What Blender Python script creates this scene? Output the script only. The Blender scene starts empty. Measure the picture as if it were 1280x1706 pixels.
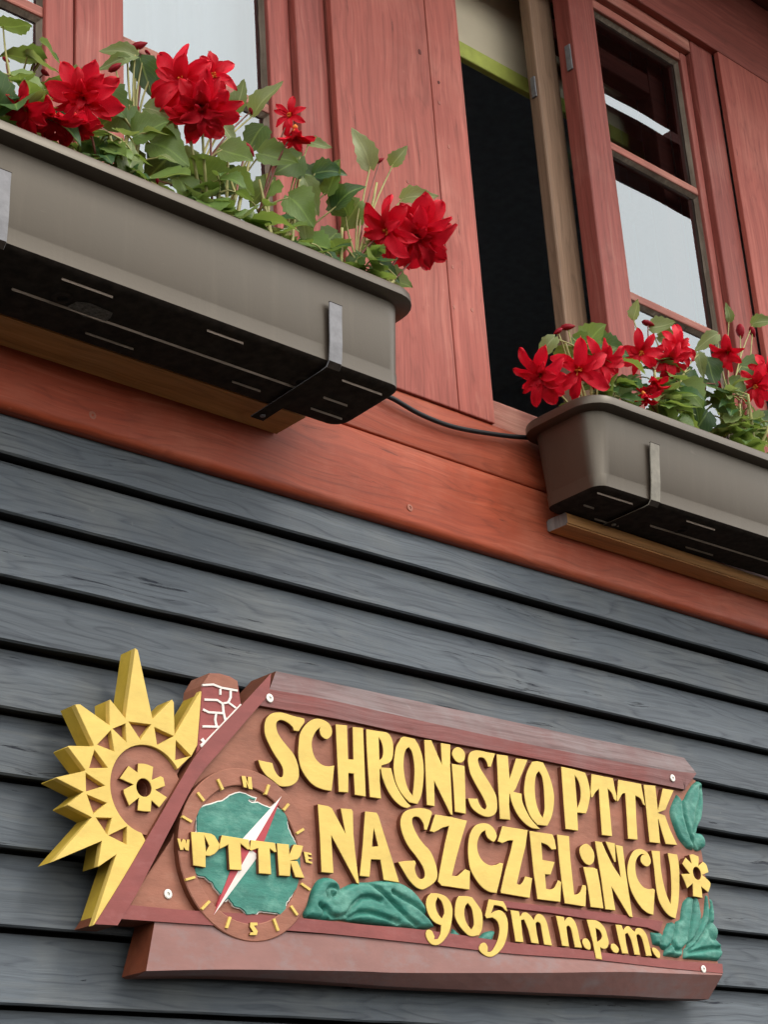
import bpy, bmesh, math, random
from mathutils import Vector, Matrix, noise
from mathutils.geometry import tessellate_polygon, delaunay_2d_cdt

random.seed(7)
scene = bpy.context.scene
col = scene.collection

# ------------------------------------------------------------------ camera
CAM = Vector((0.0, -1.84, 1.6))
RX = Vector((0.72843703, -0.21970425, -0.64892953))
RZ = Vector((-0.06216138, 0.92208499, -0.38196234))
RY = Vector((-0.68228693, -0.31857387, -0.65802373))
RM = Matrix((RX, RY, RZ))
F_PX, CX, CY = 3020.1, 640.0, 853.0
cam_data = bpy.data.cameras.new('camera')
cam_data.sensor_fit = 'HORIZONTAL'
cam_data.sensor_width = 36.0
cam_data.lens = 36.0 * F_PX / 1280.0
cam_data.clip_start = 0.02
cam_data.clip_end = 2000.0
cam = bpy.data.objects.new('camera', cam_data)
cam.matrix_world = Matrix.Translation(CAM) @ RM.to_4x4()
col.objects.link(cam)
scene.camera = cam

# ------------------------------------------------------------------ sky, sun, exposure
SUN_DIR = Vector((0.30, -0.55, 0.78)).normalized()
SUN_EL = math.asin(SUN_DIR.z)
world = bpy.data.worlds.new('World')
scene.world = world
world.use_nodes = True
wn = world.node_tree
bg = wn.nodes['Background']
sky = wn.nodes.new('ShaderNodeTexSky')
sky.sky_type = 'NISHITA'
sky.sun_disc = False
sky.sun_elevation = SUN_EL
sky.sun_rotation = math.atan2(SUN_DIR.x, SUN_DIR.y)
sky.air_density = 1.0
sky.dust_density = 2.0
sky.ozone_density = 1.0
hs = wn.nodes.new('ShaderNodeHueSaturation')
hs.inputs['Saturation'].default_value = 0.6
wn.links.new(sky.outputs[0], hs.inputs['Color'])
# thin even cloud in front of the blue
veil = wn.nodes.new('ShaderNodeMix'); veil.data_type = 'RGBA'
veil.inputs[0].default_value = 0.8
wn.links.new(hs.outputs[0], veil.inputs[6])
veil.inputs[7].default_value = (9.75, 9.4, 9.0, 1)
wn.links.new(veil.outputs[2], bg.inputs['Color'])
bg.inputs['Strength'].default_value = 0.13
sd = bpy.data.lights.new('sun', 'SUN')
sd.energy = 0.5
sd.angle = math.radians(14)
sd.color = (1.0, 0.93, 0.83)
sun = bpy.data.objects.new('sun', sd)
sun.rotation_euler = SUN_DIR.to_track_quat('Z', 'Y').to_euler()
sun.location = (3, -5, 8)
col.objects.link(sun)
scene.view_settings.view_transform = 'Standard'
scene.view_settings.look = 'None'
scene.view_settings.exposure = 1.2
scene.view_settings.gamma = 1.0
scene.view_settings.use_curve_mapping = False
scene.render.engine = 'CYCLES'
scene.cycles.max_bounces = 5
scene.cycles.diffuse_bounces = 3
scene.cycles.glossy_bounces = 3
scene.cycles.transmission_bounces = 3
scene.cycles.transparent_max_bounces = 8
scene.cycles.caustics_reflective = False
scene.cycles.caustics_refractive = False

# ------------------------------------------------------------------ measuring helper
def at(px, py, Y):
    """point of the place, at distance Y from the wall plane, that was measured at (px, py)"""
    d = RM @ Vector(((px - CX) / F_PX, -(py - CY) / F_PX, -1.0))
    return CAM + d * ((Y - CAM.y) / d.y)
def atz(px, py, Z):
    d = RM @ Vector(((px - CX) / F_PX, -(py - CY) / F_PX, -1.0))
    return CAM + d * ((Z - CAM.z) / d.z)

# ------------------------------------------------------------------ object helpers
ROOT = {}
def thing(name, label, cat, loc, group=None):
    o = bpy.data.objects.new(name, None)
    o.empty_display_size = 0.05
    o.location = loc
    o['label'] = label
    o['category'] = cat
    if group: o['group'] = group
    col.objects.link(o)
    ROOT[o.name] = Vector(loc)
    return o
def root_loc(p):
    while p.parent: p = p.parent
    return ROOT.get(p.name, Vector((0, 0, 0)))
def build(name, verts, faces, mats, parent=None, midx=None, smooth=False, label=None):
    L = root_loc(parent) if parent else Vector((0, 0, 0))
    me = bpy.data.meshes.new(name)
    me.from_pydata([tuple(Vector(v) - L) for v in verts], [], faces)
    if not isinstance(mats, (list, tuple)): mats = [mats]
    for m in mats: me.materials.append(m)
    if midx:
        for p, i in zip(me.polygons, midx): p.material_index = i
    if smooth:
        for p in me.polygons: p.use_smooth = True
    me.update()
    o = bpy.data.objects.new(name, me)
    col.objects.link(o)
    if parent: o.parent = parent
    if label: o['label'] = label
    return o
def from_bm(name, bm, mats, parent=None, smooth=False, label=None):
    bmesh.ops.recalc_face_normals(bm, faces=bm.faces)
    L = root_loc(parent) if parent else Vector((0, 0, 0))
    bmesh.ops.translate(bm, verts=bm.verts, vec=-L)
    me = bpy.data.meshes.new(name)
    bm.to_mesh(me); bm.free()
    if not isinstance(mats, (list, tuple)): mats = [mats]
    for m in mats: me.materials.append(m)
    if smooth:
        for p in me.polygons: p.use_smooth = True
    o = bpy.data.objects.new(name, me)
    col.objects.link(o)
    if parent: o.parent = parent
    if label: o['label'] = label
    return o
def box(name, x0, x1, y0, y1, z0, z1, mat, parent=None, bev=0.002, label=None, seg=2, wob=0.0):
    bm = bmesh.new()
    bmesh.ops.create_cube(bm, size=1.0)
    for v in bm.verts:
        v.co = Vector(((x0 + x1) / 2 + v.co.x * (x1 - x0), (y0 + y1) / 2 + v.co.y * (y1 - y0), (z0 + z1) / 2 + v.co.z * (z1 - z0)))
        if wob: v.co += Vector((random.uniform(-wob, wob), random.uniform(-wob, wob) * .5, random.uniform(-wob, wob)))
    if bev: bmesh.ops.bevel(bm, geom=list(bm.edges), offset=bev, segments=seg, profile=0.5, affect='EDGES')
    return from_bm(name, bm, mat, parent, label=label)
def tube(verts, faces, pts, r, n=6, r1=None):
    """append a tapered tube along pts"""
    if r1 is None: r1 = r
    b = len(verts); m = len(pts)
    ref = Vector((0.31, 0.9, 0.2)).normalized()
    for i, p in enumerate(pts):
        t = (pts[min(i + 1, m - 1)] - pts[max(i - 1, 0)]).normalized()
        u = t.cross(ref).normalized(); w = t.cross(u)
        rr = r + (r1 - r) * i / (m - 1)
        for k in range(n):
            a = 2 * math.pi * k / n
            verts.append(p + (u * math.cos(a) + w * math.sin(a)) * rr)
    for i in range(m - 1):
        for k in range(n):
            faces.append((b + i * n + k, b + i * n + (k + 1) % n, b + (i + 1) * n + (k + 1) % n, b + (i + 1) * n + k))
    faces.append(tuple(b + k for k in range(n))[::-1])
    faces.append(tuple(b + (m - 1) * n + k for k in range(n)))
def spline(pts, n=6):
    out = []
    P = [pts[0] * 2 - pts[1]] + list(pts) + [pts[-1] * 2 - pts[-2]]
    for i in range(1, len(P) - 2):
        for k in range(n):
            t = k / n
            a, b, c, d = P[i - 1], P[i], P[i + 1], P[i + 2]
            out.append(0.5 * ((2 * b) + (c - a) * t + (2 * a - 5 * b + 4 * c - d) * t * t + (3 * b - a - 3 * c + d) * t ** 3))
    out.append(pts[-1].copy())
    return out

# ------------------------------------------------------------------ materials
def new_mat(name):
    m = bpy.data.materials.new(name)
    m.use_nodes = True
    nt = m.node_tree
    return m, nt, nt.nodes['Principled BSDF']
def N(nt, kind, **kw):
    n = nt.nodes.new(kind)
    for k, v in kw.items(): setattr(n, k, v)
    return n
def ramp(nt, fac, stops):
    r = N(nt, 'ShaderNodeValToRGB')
    e = r.color_ramp.elements
    while len(e) < len(stops): e.new(0.5)
    for i, (p, c) in enumerate(stops):
        e[i].position = p
        e[i].color = (c[0], c[1], c[2], 1) if isinstance(c, (tuple, list)) else (c, c, c, 1)
    nt.links.new(fac, r.inputs[0])
    return r.outputs[0]
def mix(nt, fac, a, b, mode='MIX'):
    m = N(nt, 'ShaderNodeMix', data_type='RGBA', blend_type=mode)
    for sock, v in ((m.inputs[0], fac), (m.inputs[6], a), (m.inputs[7], b)):
        if isinstance(v, (int, float)): sock.default_value = v
        elif isinstance(v, (tuple, list)): sock.default_value = (v[0], v[1], v[2], 1)
        else: nt.links.new(v, sock)
    return m.outputs[2]
def coords(nt, jitter=True):
    tc = N(nt, 'ShaderNodeTexCoord')
    if not jitter: return tc.outputs['Object']
    oi = N(nt, 'ShaderNodeObjectInfo')
    mu = N(nt, 'ShaderNodeMath', operation='MULTIPLY'); mu.inputs[1].default_value = 23.7
    nt.links.new(oi.outputs['Random'], mu.inputs[0])
    ad = N(nt, 'ShaderNodeVectorMath', operation='ADD')
    nt.links.new(tc.outputs['Object'], ad.inputs[0])
    nt.links.new(mu.outputs[0], ad.inputs[1])
    return ad.outputs[0]
def noise_tex(nt, vec, scale, stretch=(1, 1, 1), detail=6, rough=0.55, dist=0.0):
    mp = N(nt, 'ShaderNodeMapping')
    mp.inputs['Scale'].default_value = stretch
    nt.links.new(vec, mp.inputs[0])
    n = N(nt, 'ShaderNodeTexNoise')
    n.inputs['Scale'].default_value = scale
    n.inputs['Detail'].default_value = detail
    n.inputs['Roughness'].default_value = rough
    n.inputs['Distortion'].default_value = dist
    nt.links.new(mp.outputs[0], n.inputs['Vector'])
    return n.outputs['Fac']
def wood(name, c_dark, c_main, c_worn, axis='X', crack=0.5, wear=0.5, bump=0.25, rough=0.7, jitter=True, crackcol=None, grain=1.0, spec=0.3, flow=0.02, streaks=0.35, rings=0.35):
    """painted or weathered timber with flowing grain, drying cracks and worn patches"""
    m, nt, bs = new_mat(name)
    v = coords(nt, jitter)
    # let the grain swing round hidden knots
    wv = N(nt, 'ShaderNodeTexNoise'); wv.inputs['Scale'].default_value = 4.5; wv.inputs['Detail'].default_value = 2
    nt.links.new(v, wv.inputs['Vector'])
    sb = N(nt, 'ShaderNodeVectorMath', operation='SUBTRACT'); sb.inputs[1].default_value = (.5, .5, .5)
    nt.links.new(wv.outputs['Color'], sb.inputs[0])
    sc = N(nt, 'ShaderNodeVectorMath', operation='SCALE'); sc.inputs['Scale'].default_value = flow
    nt.links.new(sb.outputs[0], sc.inputs[0])
    ad = N(nt, 'ShaderNodeVectorMath', operation='ADD')
    nt.links.new(v, ad.inputs[0]); nt.links.new(sc.outputs[0], ad.inputs[1])
    w = ad.outputs[0]
    st = {'X': (0.05, 1, 1), 'Z': (1, 1, 0.05)}[axis]
    st2 = {'X': (0.02, 1, 1), 'Z': (1, 1, 0.02)}[axis]
    broad = noise_tex(nt, w, 26, st, 5, 0.6, 0.4)
    fine = noise_tex(nt, w, 210 * grain, st2, 4, 0.6)
    cr = noise_tex(nt, w, 75 * grain, st, 6, 0.72, 0.6)
    patch = noise_tex(nt, v, 5.5, (1, 1, 1), 7, 0.62)
    spots = noise_tex(nt, v, 60, (1, 1, 1), 6, 0.7)
    c = mix(nt, ramp(nt, broad, [(0.3, 0), (0.7, 1)]), c_dark, c_main)
    c = mix(nt, ramp(nt, patch, [(0.62 - 0.25 * wear, 0), (0.85 - 0.2 * wear, min(1, wear))]), c, c_worn)
    streak = noise_tex(nt, w, 95 * grain, st2, 5, 0.65, 0.3)
    c = mix(nt, ramp(nt, fine, [(0.35, 0.0), (0.75, 0.45)]), c, [x * 0.45 for x in c_main])
    c = mix(nt, ramp(nt, streak, [(0.48, 0.0), (0.70, streaks)]), c, [x * 0.40 for x in c_dark])
    c = mix(nt, ramp(nt, streak, [(0.28, streaks), (0.44, 0.0)]), c, [min(1, x * 1.15) for x in c_worn])
    c = mix(nt, ramp(nt, spots, [(0.64, 0), (0.8, 0.5 * wear)]), c, [min(1, x * 1.5 + .03) for x in c_worn])
    rn = noise_tex(nt, w, 15, {'X': (0.10, 1, 1), 'Z': (1, 1, 0.10)}[axis], 2, 0.45, 0.2)
    rm_ = N(nt, 'ShaderNodeMath', operation='MULTIPLY'); rm_.inputs[1].default_value = 17
    rf = N(nt, 'ShaderNodeMath', operation='FRACT')
    nt.links.new(rn, rm_.inputs[0]); nt.links.new(rm_.outputs[0], rf.inputs[0])
    rmask = ramp(nt, rf.outputs[0], [(0.0, rings), (0.16, 0.0), (0.72, 0.0), (1.0, rings * .8)])
    rgate = N(nt, 'ShaderNodeMath', operation='MULTIPLY')
    nt.links.new(rmask, rgate.inputs[0]); nt.links.new(ramp(nt, streak, [(0.36, 0.15), (0.6, 1)]), rgate.inputs[1])
    cc = crackcol or [x * 0.15 for x in c_main]
    c = mix(nt, rgate.outputs[0], c, [x * .55 + y * .25 for x, y in zip(cc, c_dark)])
    crm = ramp(nt, cr, [(0.32, 1.0 * min(1, crack * 1.6)), (0.32 + 0.07 * crack, 0)])
    c = mix(nt, crm, c, cc)
    if jitter:
        oi2 = N(nt, 'ShaderNodeObjectInfo')
        tone = N(nt, 'ShaderNodeMapRange'); tone.inputs['To Min'].default_value = .86; tone.inputs['To Max'].default_value = 1.12
        nt.links.new(oi2.outputs['Random'], tone.inputs[0])
        vm = N(nt, 'ShaderNodeVectorMath', operation='SCALE')
        nt.links.new(c, vm.inputs[0]); nt.links.new(tone.outputs[0], vm.inputs['Scale'])
        c = vm.outputs[0]
    nt.links.new(c, bs.inputs['Base Color'])
    bs.inputs['Roughness'].default_value = rough
    bs.inputs['Specular IOR Level'].default_value = spec
    h3 = N(nt, 'ShaderNodeMath', operation='SUBTRACT')
    nt.links.new(fine, h3.inputs[0]); nt.links.new(crm, h3.inputs[1])
    bp = N(nt, 'ShaderNodeBump'); bp.inputs['Strength'].default_value = bump; bp.inputs['Distance'].default_value = 0.002
    nt.links.new(h3.outputs[0], bp.inputs['Height'])
    nt.links.new(bp.outputs[0], bs.inputs['Normal'])
    return m
def paint(name, c, var=0.12, rough=0.6, bump=0.2, scale=40, worn=None, wear=0.0, spec=0.3, crack=0.0):
    """brushed paint on carved wood"""
    m, nt, bs = new_mat(name)
    v = coords(nt, False)
    a = noise_tex(nt, v, scale, (0.35, 1, 1), 6, 0.65)
    b = noise_tex(nt, v, scale * 2.2, (0.3, 1, 1), 6, 0.7)
    k = mix(nt, ramp(nt, a, [(0.3, 0), (0.7, 1)]), [x * (1 - var) for x in c], [min(1, x * (1 + var)) for x in c])
    if worn:
        p = noise_tex(nt, v, scale * .7, (0.6, 1, 1), 8, 0.7)
        k = mix(nt, ramp(nt, p, [(0.62 - 0.2 * wear, 0), (0.8 - .2 * wear, min(1, wear * 1.4))]), k, worn)
    h = b
    if crack:
        cr = noise_tex(nt, v, 42, (0.03, 1, 1), 5, 0.6, 0.3)
        cm = ramp(nt, cr, [(0.255, crack), (0.285, 0)])
        k = mix(nt, cm, k, [x * .25 for x in c])
    gr = noise_tex(nt, v, 17, (1, 1, 1), 6, 0.7)
    k = mix(nt, ramp(nt, gr, [(0.50, 0), (0.78, .35)]), k, [x * .55 for x in c])
    nt.links.new(k, bs.inputs['Base Color'])
    bs.inputs['Roughness'].default_value = rough
    bs.inputs['Specular IOR Level'].default_value = spec
    bp = N(nt, 'ShaderNodeBump'); bp.inputs['Strength'].default_value = bump; bp.inputs['Distance'].default_value = 0.0015
    nt.links.new(h, bp.inputs['Height'])
    nt.links.new(bp.outputs[0], bs.inputs['Normal'])
    return m
def plain(name, c, rough=0.6, metal=0.0, spec=0.3, nscale=30, var=0.15, bump=0.0):
    m, nt, bs = new_mat(name)
    v = coords(nt, False)
    a = noise_tex(nt, v, nscale, (1, 1, 1), 6, 0.6)
    k = mix(nt, ramp(nt, a, [(0.3, 0), (0.7, 1)]), [x * (1 - var) for x in c], [min(1, x * (1 + var)) for x in c])
    nt.links.new(k, bs.inputs['Base Color'])
    bs.inputs['Roughness'].default_value = rough
    bs.inputs['Metallic'].default_value = metal
    bs.inputs['Specular IOR Level'].default_value = spec
    if bump:
        bp = N(nt, 'ShaderNodeBump'); bp.inputs['Strength'].default_value = bump; bp.inputs['Distance'].default_value = 0.002
        nt.links.new(a, bp.inputs['Height']); nt.links.new(bp.outputs[0], bs.inputs['Normal'])
    return m

M = {}
M['siding'] = wood('siding_stain', (.080, .096, .112), (.110, .129, .147), (.158, .164, .155), 'X', streaks=.25, rings=.70, crack=.62, wear=.55, bump=.8, rough=.75, crackcol=(.018, .022, .035), flow=.026)
M['tar_gap_shade'] = plain('backing_gap_shade', (.012, .012, .013), .9)  # black backing; also paints the gap shade onto the board edges
M['red_v'] = wood('red_stain_upright', (.315, .078, .058), (.41, .110, .082), (.48, .19, .145), 'Z', crack=.4, wear=.5, streaks=.35, bump=.25, rough=.65, flow=.03)
M['red_h'] = wood('red_stain_level', (.29, .072, .054), (.37, .097, .072), (.44, .16, .125), 'X', crack=.22, wear=.35, bump=.2, rough=.6, flow=.03)
M['sill'] = wood('red_stain_sill', (.30, .046, .018), (.40, .076, .030), (.45, .15, .09), 'X', crack=.35, wear=.6, bump=.22, rough=.55, flow=.03)
M['frame'] = wood('red_stain_frame', (.28, .064, .050), (.37, .096, .075), (.50, .23, .18), 'Z', crack=.3, wear=.4, bump=.25, rough=.6)
M['rail'] = wood('red_stain_rail', (.32, .10, .075), (.43, .15, .11), (.56, .31, .23), 'X', crack=.4, wear=.6, bump=.35, rough=.6)
M['bare'] = wood('bare_pine', (.24, .15, .095), (.33, .215, .14), (.38, .27, .19), 'Z', crack=.15, wear=.4, bump=.15, rough=.6)
M['putty'] = wood('weathered_putty', (.10, .075, .055), (.22, .17, .13), (.45, .38, .30), 'Z', crack=.5, wear=.6, bump=.5, rough=.9)
M['ledge'] = wood('oiled_ledge', (.42, .19, .06), (.58, .29, .10), (.60, .36, .18), 'X', crack=.3, wear=.35, bump=.3, rough=.6)
M['ledge_end'] = wood('grey_end_grain', (.16, .15, .14), (.26, .25, .24), (.32, .31, .30), 'Z', crack=.6, wear=.4, bump=.4, rough=.9)
M['soffit'] = wood('red_soffit', (.09, .022, .018), (.13, .032, .025), (.16, .05, .04), 'X', crack=.2, wear=.3, bump=.2, rough=.7)
M['steel'] = plain('zinc_strap', (.17, .17, .18), .5, 0.0, .5, 60, .25, .15)
M['rust_steel'] = plain('dull_strap', (.19, .175, .14), .6, .0, .5, 60, .25, .2)
M['screw'] = plain('screw_head', (.62, .60, .55), .45, .7, .5, 90, .1)
M['redscrew'] = plain('painted_screw', (.30, .10, .06), .5, .2, .5, 90, .1)
M['black'] = plain('black_rubber', (.012, .012, .014), .45)
M['soil'] = plain('potting_soil', (.03, .02, .014), .95, 0, .1, 120, .5, .6)
M['curtain'] = plain('white_net', (.52, .62, .70), .9, 0, .1, 3, .1)
M['blind'] = plain('beige_blind', (.74, .67, .50), .8, 0, .2, 5, .08)
M['blindbar'] = plain('green_bar', (.48, .55, .12), .5)
M['roomdark'] = plain('room_wall', (.28, .32, .38), .9)
M['roomfloor'] = plain('room_floor', (.32, .27, .20), .8)
M['cupboard'] = plain('cupboard_paint', (.12, .13, .105), .7)
M['ground'] = plain('trodden_gravel', (.036, .034, .030), .95, 0, .1, 14, .3, .3)

def glass_mat():
    m, nt, bs = new_mat('window_glass')
    nt.nodes.remove(bs)
    out = nt.nodes['Material Output']
    fr = N(nt, 'ShaderNodeFresnel'); fr.inputs['IOR'].default_value = 2.6
    tr = N(nt, 'ShaderNodeBsdfTransparent'); tr.inputs[0].default_value = (.93, .95, .95, 1)
    gl = N(nt, 'ShaderNodeBsdfGlossy'); gl.inputs['Roughness'].default_value = 0.0
    gl.inputs['Color'].default_value = (.87, .96, 1, 1)
    v = coords(nt, False)
    a = noise_tex(nt, v, 3.5, (1, 1, 1), 1, 0.4)
    bp = N(nt, 'ShaderNodeBump'); bp.inputs['Strength'].default_value = .03; bp.inputs['Distance'].default_value = .02
    nt.links.new(a, bp.inputs['Height']); nt.links.new(bp.outputs[0], gl.inputs['Normal'])
    mx = N(nt, 'ShaderNodeMixShader')
    nt.links.new(fr.outputs[0], mx.inputs[0]); nt.links.new(tr.outputs[0], mx.inputs[1]); nt.links.new(gl.outputs[0], mx.inputs[2])
    nt.links.new(mx.outputs[0], out.inputs['Surface'])
    return m
M['glass'] = glass_mat()

def plastic_mat(name, c):
    m, nt, bs = new_mat(name)
    v = coords(nt, True)
    a = noise_tex(nt, v, 9, (1, 1, 1), 6, 0.6)
    d = noise_tex(nt, v, 240, (1, 1, 1), 4, 0.7)
    s = noise_tex(nt, v, 55, (.25, 1, 1), 7, 0.75)
    k = mix(nt, ramp(nt, a, [(0.3, 0), (0.75, 1)]), c, [x * 1.3 for x in c])
    k = mix(nt, ramp(nt, s, [(0.66, 0), (0.82, .35)]), k, (.22, .19, .16))
    dr = noise_tex(nt, v, 34, (1, 1, .07), 5, 0.65)
    k = mix(nt, ramp(nt, dr, [(0.52, 0), (0.78, .35)]), k, (.085, .070, .052))
    nt.links.new(k, bs.inputs['Base Color'])
    r = N(nt, 'ShaderNodeMapRange'); r.inputs['To Min'].default_value = .36; r.inputs['To Max'].default_value = .52
    nt.links.new(a, r.inputs[0]); nt.links.new(r.outputs[0], bs.inputs['Roughness'])
    bs.inputs['Specular IOR Level'].default_value = .72
    bs.inputs['Specular Tint'].default_value = (1, .94, .79, 1)
    bp = N(nt, 'ShaderNodeBump'); bp.inputs['Strength'].default_value = .12; bp.inputs['Distance'].default_value = .0008
    nt.links.new(d, bp.inputs['Height']); nt.links.new(bp.outputs[0], bs.inputs['Normal'])
    return m
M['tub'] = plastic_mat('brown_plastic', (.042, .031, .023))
M['under_shade'] = plain('rough_underside_shade', (.028, .022, .018), .9, 0, .08, 60, .4, .2)  # rough underside of tubs and straps, shade put into its darker colour
M['scuff_glint'] = plain('scuffed_rib_glint', (.42, .34, .28), .6)  # scuffed ribs, made paler so the colour carries their glint
M['sticker'] = plain('worn_sticker', (.11, .10, .09), .9, 0, .1, 200, .5)

def leaf_mat(name, c1, c2, back):
    m, nt, bs = new_mat(name)
    oi = N(nt, 'ShaderNodeObjectInfo')
    v = coords(nt, True)
    a = noise_tex(nt, v, 70, (1, 1, 1), 5, 0.6)
    k = mix(nt, ramp(nt, oi.outputs['Random'], [(0.25, 0), (1.0, 1)]), c1, c2)
    k = mix(nt, ramp(nt, a, [(0.35, 0), (0.7, .35)]), k, [x * .55 for x in c1])
    uv = N(nt, 'ShaderNodeUVMap')
    sx = N(nt, 'ShaderNodeSeparateXYZ'); nt.links.new(uv.outputs[0], sx.inputs[0])
    # mid rib and side veins are paler lines in the leaf itself
    ab = N(nt, 'ShaderNodeMath', operation='ABSOLUTE')
    sub = N(nt, 'ShaderNodeMath', operation='SUBTRACT'); sub.inputs[1].default_value = .5
    nt.links.new(sx.outputs[0], sub.inputs[0]); nt.links.new(sub.outputs[0], ab.inputs[0])
    vein = ramp(nt, ab.outputs[0], [(0.0, .55), (0.05, 0)])
    k = mix(nt, vein, k, [min(1, x * 1.8) for x in c2])
    cb = N(nt, 'ShaderNodeMath', operation='MULTIPLY_ADD'); cb.inputs[1].default_value = -1.2
    nt.links.new(ab.outputs[0], cb.inputs[0]); nt.links.new(sx.outputs[1], cb.inputs[2])
    fr = N(nt, 'ShaderNodeMath', operation='FRACT'); m6 = N(nt, 'ShaderNodeMath', operation='MULTIPLY'); m6.inputs[1].default_value = 6
    nt.links.new(cb.outputs[0], m6.inputs[0]); nt.links.new(m6.outputs[0], fr.inputs[0])
    vein2 = ramp(nt, fr.outputs[0], [(0.0, .3), (0.12, 0)])
    k = mix(nt, vein2, k, [min(1, x * 1.6) for x in c2])
    geo = N(nt, 'ShaderNodeNewGeometry')
    k2 = mix(nt, geo.outputs['Backfacing'], k, mix(nt, .6, k, back))
    nt.links.new(k2, bs.inputs['Base Color'])
    bs.inputs['Roughness'].default_value = .42
    bs.inputs['Specular IOR Level'].default_value = .45
    tl = N(nt, 'ShaderNodeBsdfTranslucent'); nt.links.new(mix(nt, .5, k, (.25, .32, .03)), tl.inputs[0])
    mx = N(nt, 'ShaderNodeMixShader'); mx.inputs[0].default_value = .45
    nt.links.new(bs.outputs[0], mx.inputs[1]); nt.links.new(tl.outputs[0], mx.inputs[2])
    nt.links.new(mx.outputs[0], nt.nodes['Material Output'].inputs['Surface'])
    bp = N(nt, 'ShaderNodeBump'); bp.inputs['Strength'].default_value = .35; bp.inputs['Distance'].default_value = .0015
    nt.links.new(vein2, bp.inputs['Height']); nt.links.new(bp.outputs[0], bs.inputs['Normal'])
    return m
M['leaf'] = leaf_mat('begonia_leaf', (.045, .125, .045), (.24, .36, .09), (.34, .44, .20))
M['leaf_pale'] = leaf_mat('young_begonia_leaf', (.22, .30, .10), (.34, .40, .18), (.45, .48, .28))
def petal_mat(name, c, c2):
    m, nt, bs = new_mat(name)
    oi = N(nt, 'ShaderNodeObjectInfo')
    v = coords(nt, True)
    a = noise_tex(nt, v, 90, (1, .15, 1), 4, .6)
    k = mix(nt, oi.outputs['Random'], c, c2)
    k = mix(nt, ramp(nt, a, [(.4, 0), (.75, .4)]), k, [x * .6 for x in c])
    nt.links.new(k, bs.inputs['Base Color'])
    bs.inputs['Roughness'].default_value = .5
    bs.inputs['Specular IOR Level'].default_value = .25
    tl = N(nt, 'ShaderNodeBsdfTranslucent'); nt.links.new(k, tl.inputs[0])
    mx = N(nt, 'ShaderNodeMixShader'); mx.inputs[0].default_value = .3
    nt.links.new(bs.outputs[0], mx.inputs[1]); nt.links.new(tl.outputs[0], mx.inputs[2])
    nt.links.new(mx.outputs[0], nt.nodes['Material Output'].inputs['Surface'])
    bp = N(nt, 'ShaderNodeBump'); bp.inputs['Strength'].default_value = .2; bp.inputs['Distance'].default_value = .001
    nt.links.new(a, bp.inputs['Height']); nt.links.new(bp.outputs[0], bs.inputs['Normal'])
    return m
M['petal'] = petal_mat('red_petal', (.64, .005, .020), (.90, .016, .045))
M['bud'] = petal_mat('dark_red_bud', (.30, .010, .020), (.42, .02, .04))
M['stamen'] = plain('orange_stamen', (.72, .20, .03), .6)
M['stem'] = plain('begonia_stem', (.32, .31, .11), .5, 0, .4, 40, .35)
M['stem_red'] = plain('reddish_stem', (.20, .07, .05), .5, 0, .4, 40, .3)

# ------------------------------------------------------------------ ground
g = build('ground', [(-400, -400, 0), (400, -400, 0), (400, 400, 0), (-400, 400, 0)], [(0, 1, 2, 3)], M['ground'])
g['kind'] = 'structure'

# ------------------------------------------------------------------ the house
XL, XR = -0.6, 4.8           # how far the wall is built to either side
house = thing('timber_house', 'timber house wall with blue-grey siding below and red framed windows above', 'building', (1.9, 0, 0))

# blue-grey lapped siding
LV = [((0, 750), (1280, 1106)), ((0, 847), (1280, 1176)), ((0, 952), (1280, 1251)), ((0, 1058), (1280, 1327)), ((0, 1168), (1280, 1402)),
      ((0, 1289), (1280, 1473)), ((0, 1409), (1280, 1556)), ((0, 1541), (1280, 1648))]
LAP = -0.023
lev = [0.5 * (at(*a, LAP).z + at(*b, LAP).z) for a, b in LV]
while lev[-1] > 0.45: lev.append(lev[-1] - 0.0865)
backing = build('siding_wall', [(XL, .012, .35), (XR, .012, .35), (XR, .012, 2.70), (XL, .012, 2.70)], [(0, 1, 2, 3)], M['tar_gap_shade'], house, label='blue-grey horizontal siding boards')
def siding_board(zb, zt, k):
    rng = random.Random(k)
    nseg = 110
    vs, fs = [], []
    h = zt - zb
    prof = [(.012, h - .0035), (-.002, h - .004), (LAP * .35, h * .66), (LAP * .72, h * .33), (LAP + .0012, .006), (LAP + .0002, .0025), (LAP + .0035, .0003), (-.004, .0022), (.009, .004)]
    for i in range(nseg + 1):
        x = XL + (XR - XL) * i / nseg
        w = noise.noise((x * 1.3, k * 3.1, 0)) * .0028 + noise.noise((x * 9, k * 7.7, 2)) * .0011 + noise.noise((x * 30, k * 2.7, 5)) * .0006
        wy = noise.noise((x * 1.1, k * 5.3, 9)) * .0022
        for (py, pz) in prof:
            lo = max(0, 1 - pz / (h * .6))
            c = noise.noise((x * 5, pz * 40 + k, 3)) * .0007
            vs.append((x, py + (wy + c) * (1 if py < 0.005 else 0), zb + pz + w * lo))
    n = len(prof)
    for i in range(nseg):
        for j in range(n - 1):
            fs.append((i * n + j, i * n + j + 1, (i + 1) * n + j + 1, (i + 1) * n + j))
    o = build('siding_board', vs, fs, [M['siding'], M['tar_gap_shade']], backing, midx=[1 if j in (0, 6, 7) else 0 for i in range(nseg) for j in range(n - 1)])  # undersides and top edges painted black as gap shade
    for p in o.data.polygons: p.use_smooth = True
    o.data.set_sharp_from_angle(angle=math.radians(35))
tops = [lev[0] + .085] + lev[:-1]
for k, (zb, zt) in enumerate(zip(lev, tops)):
    siding_board(zb, zt, k)

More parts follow.
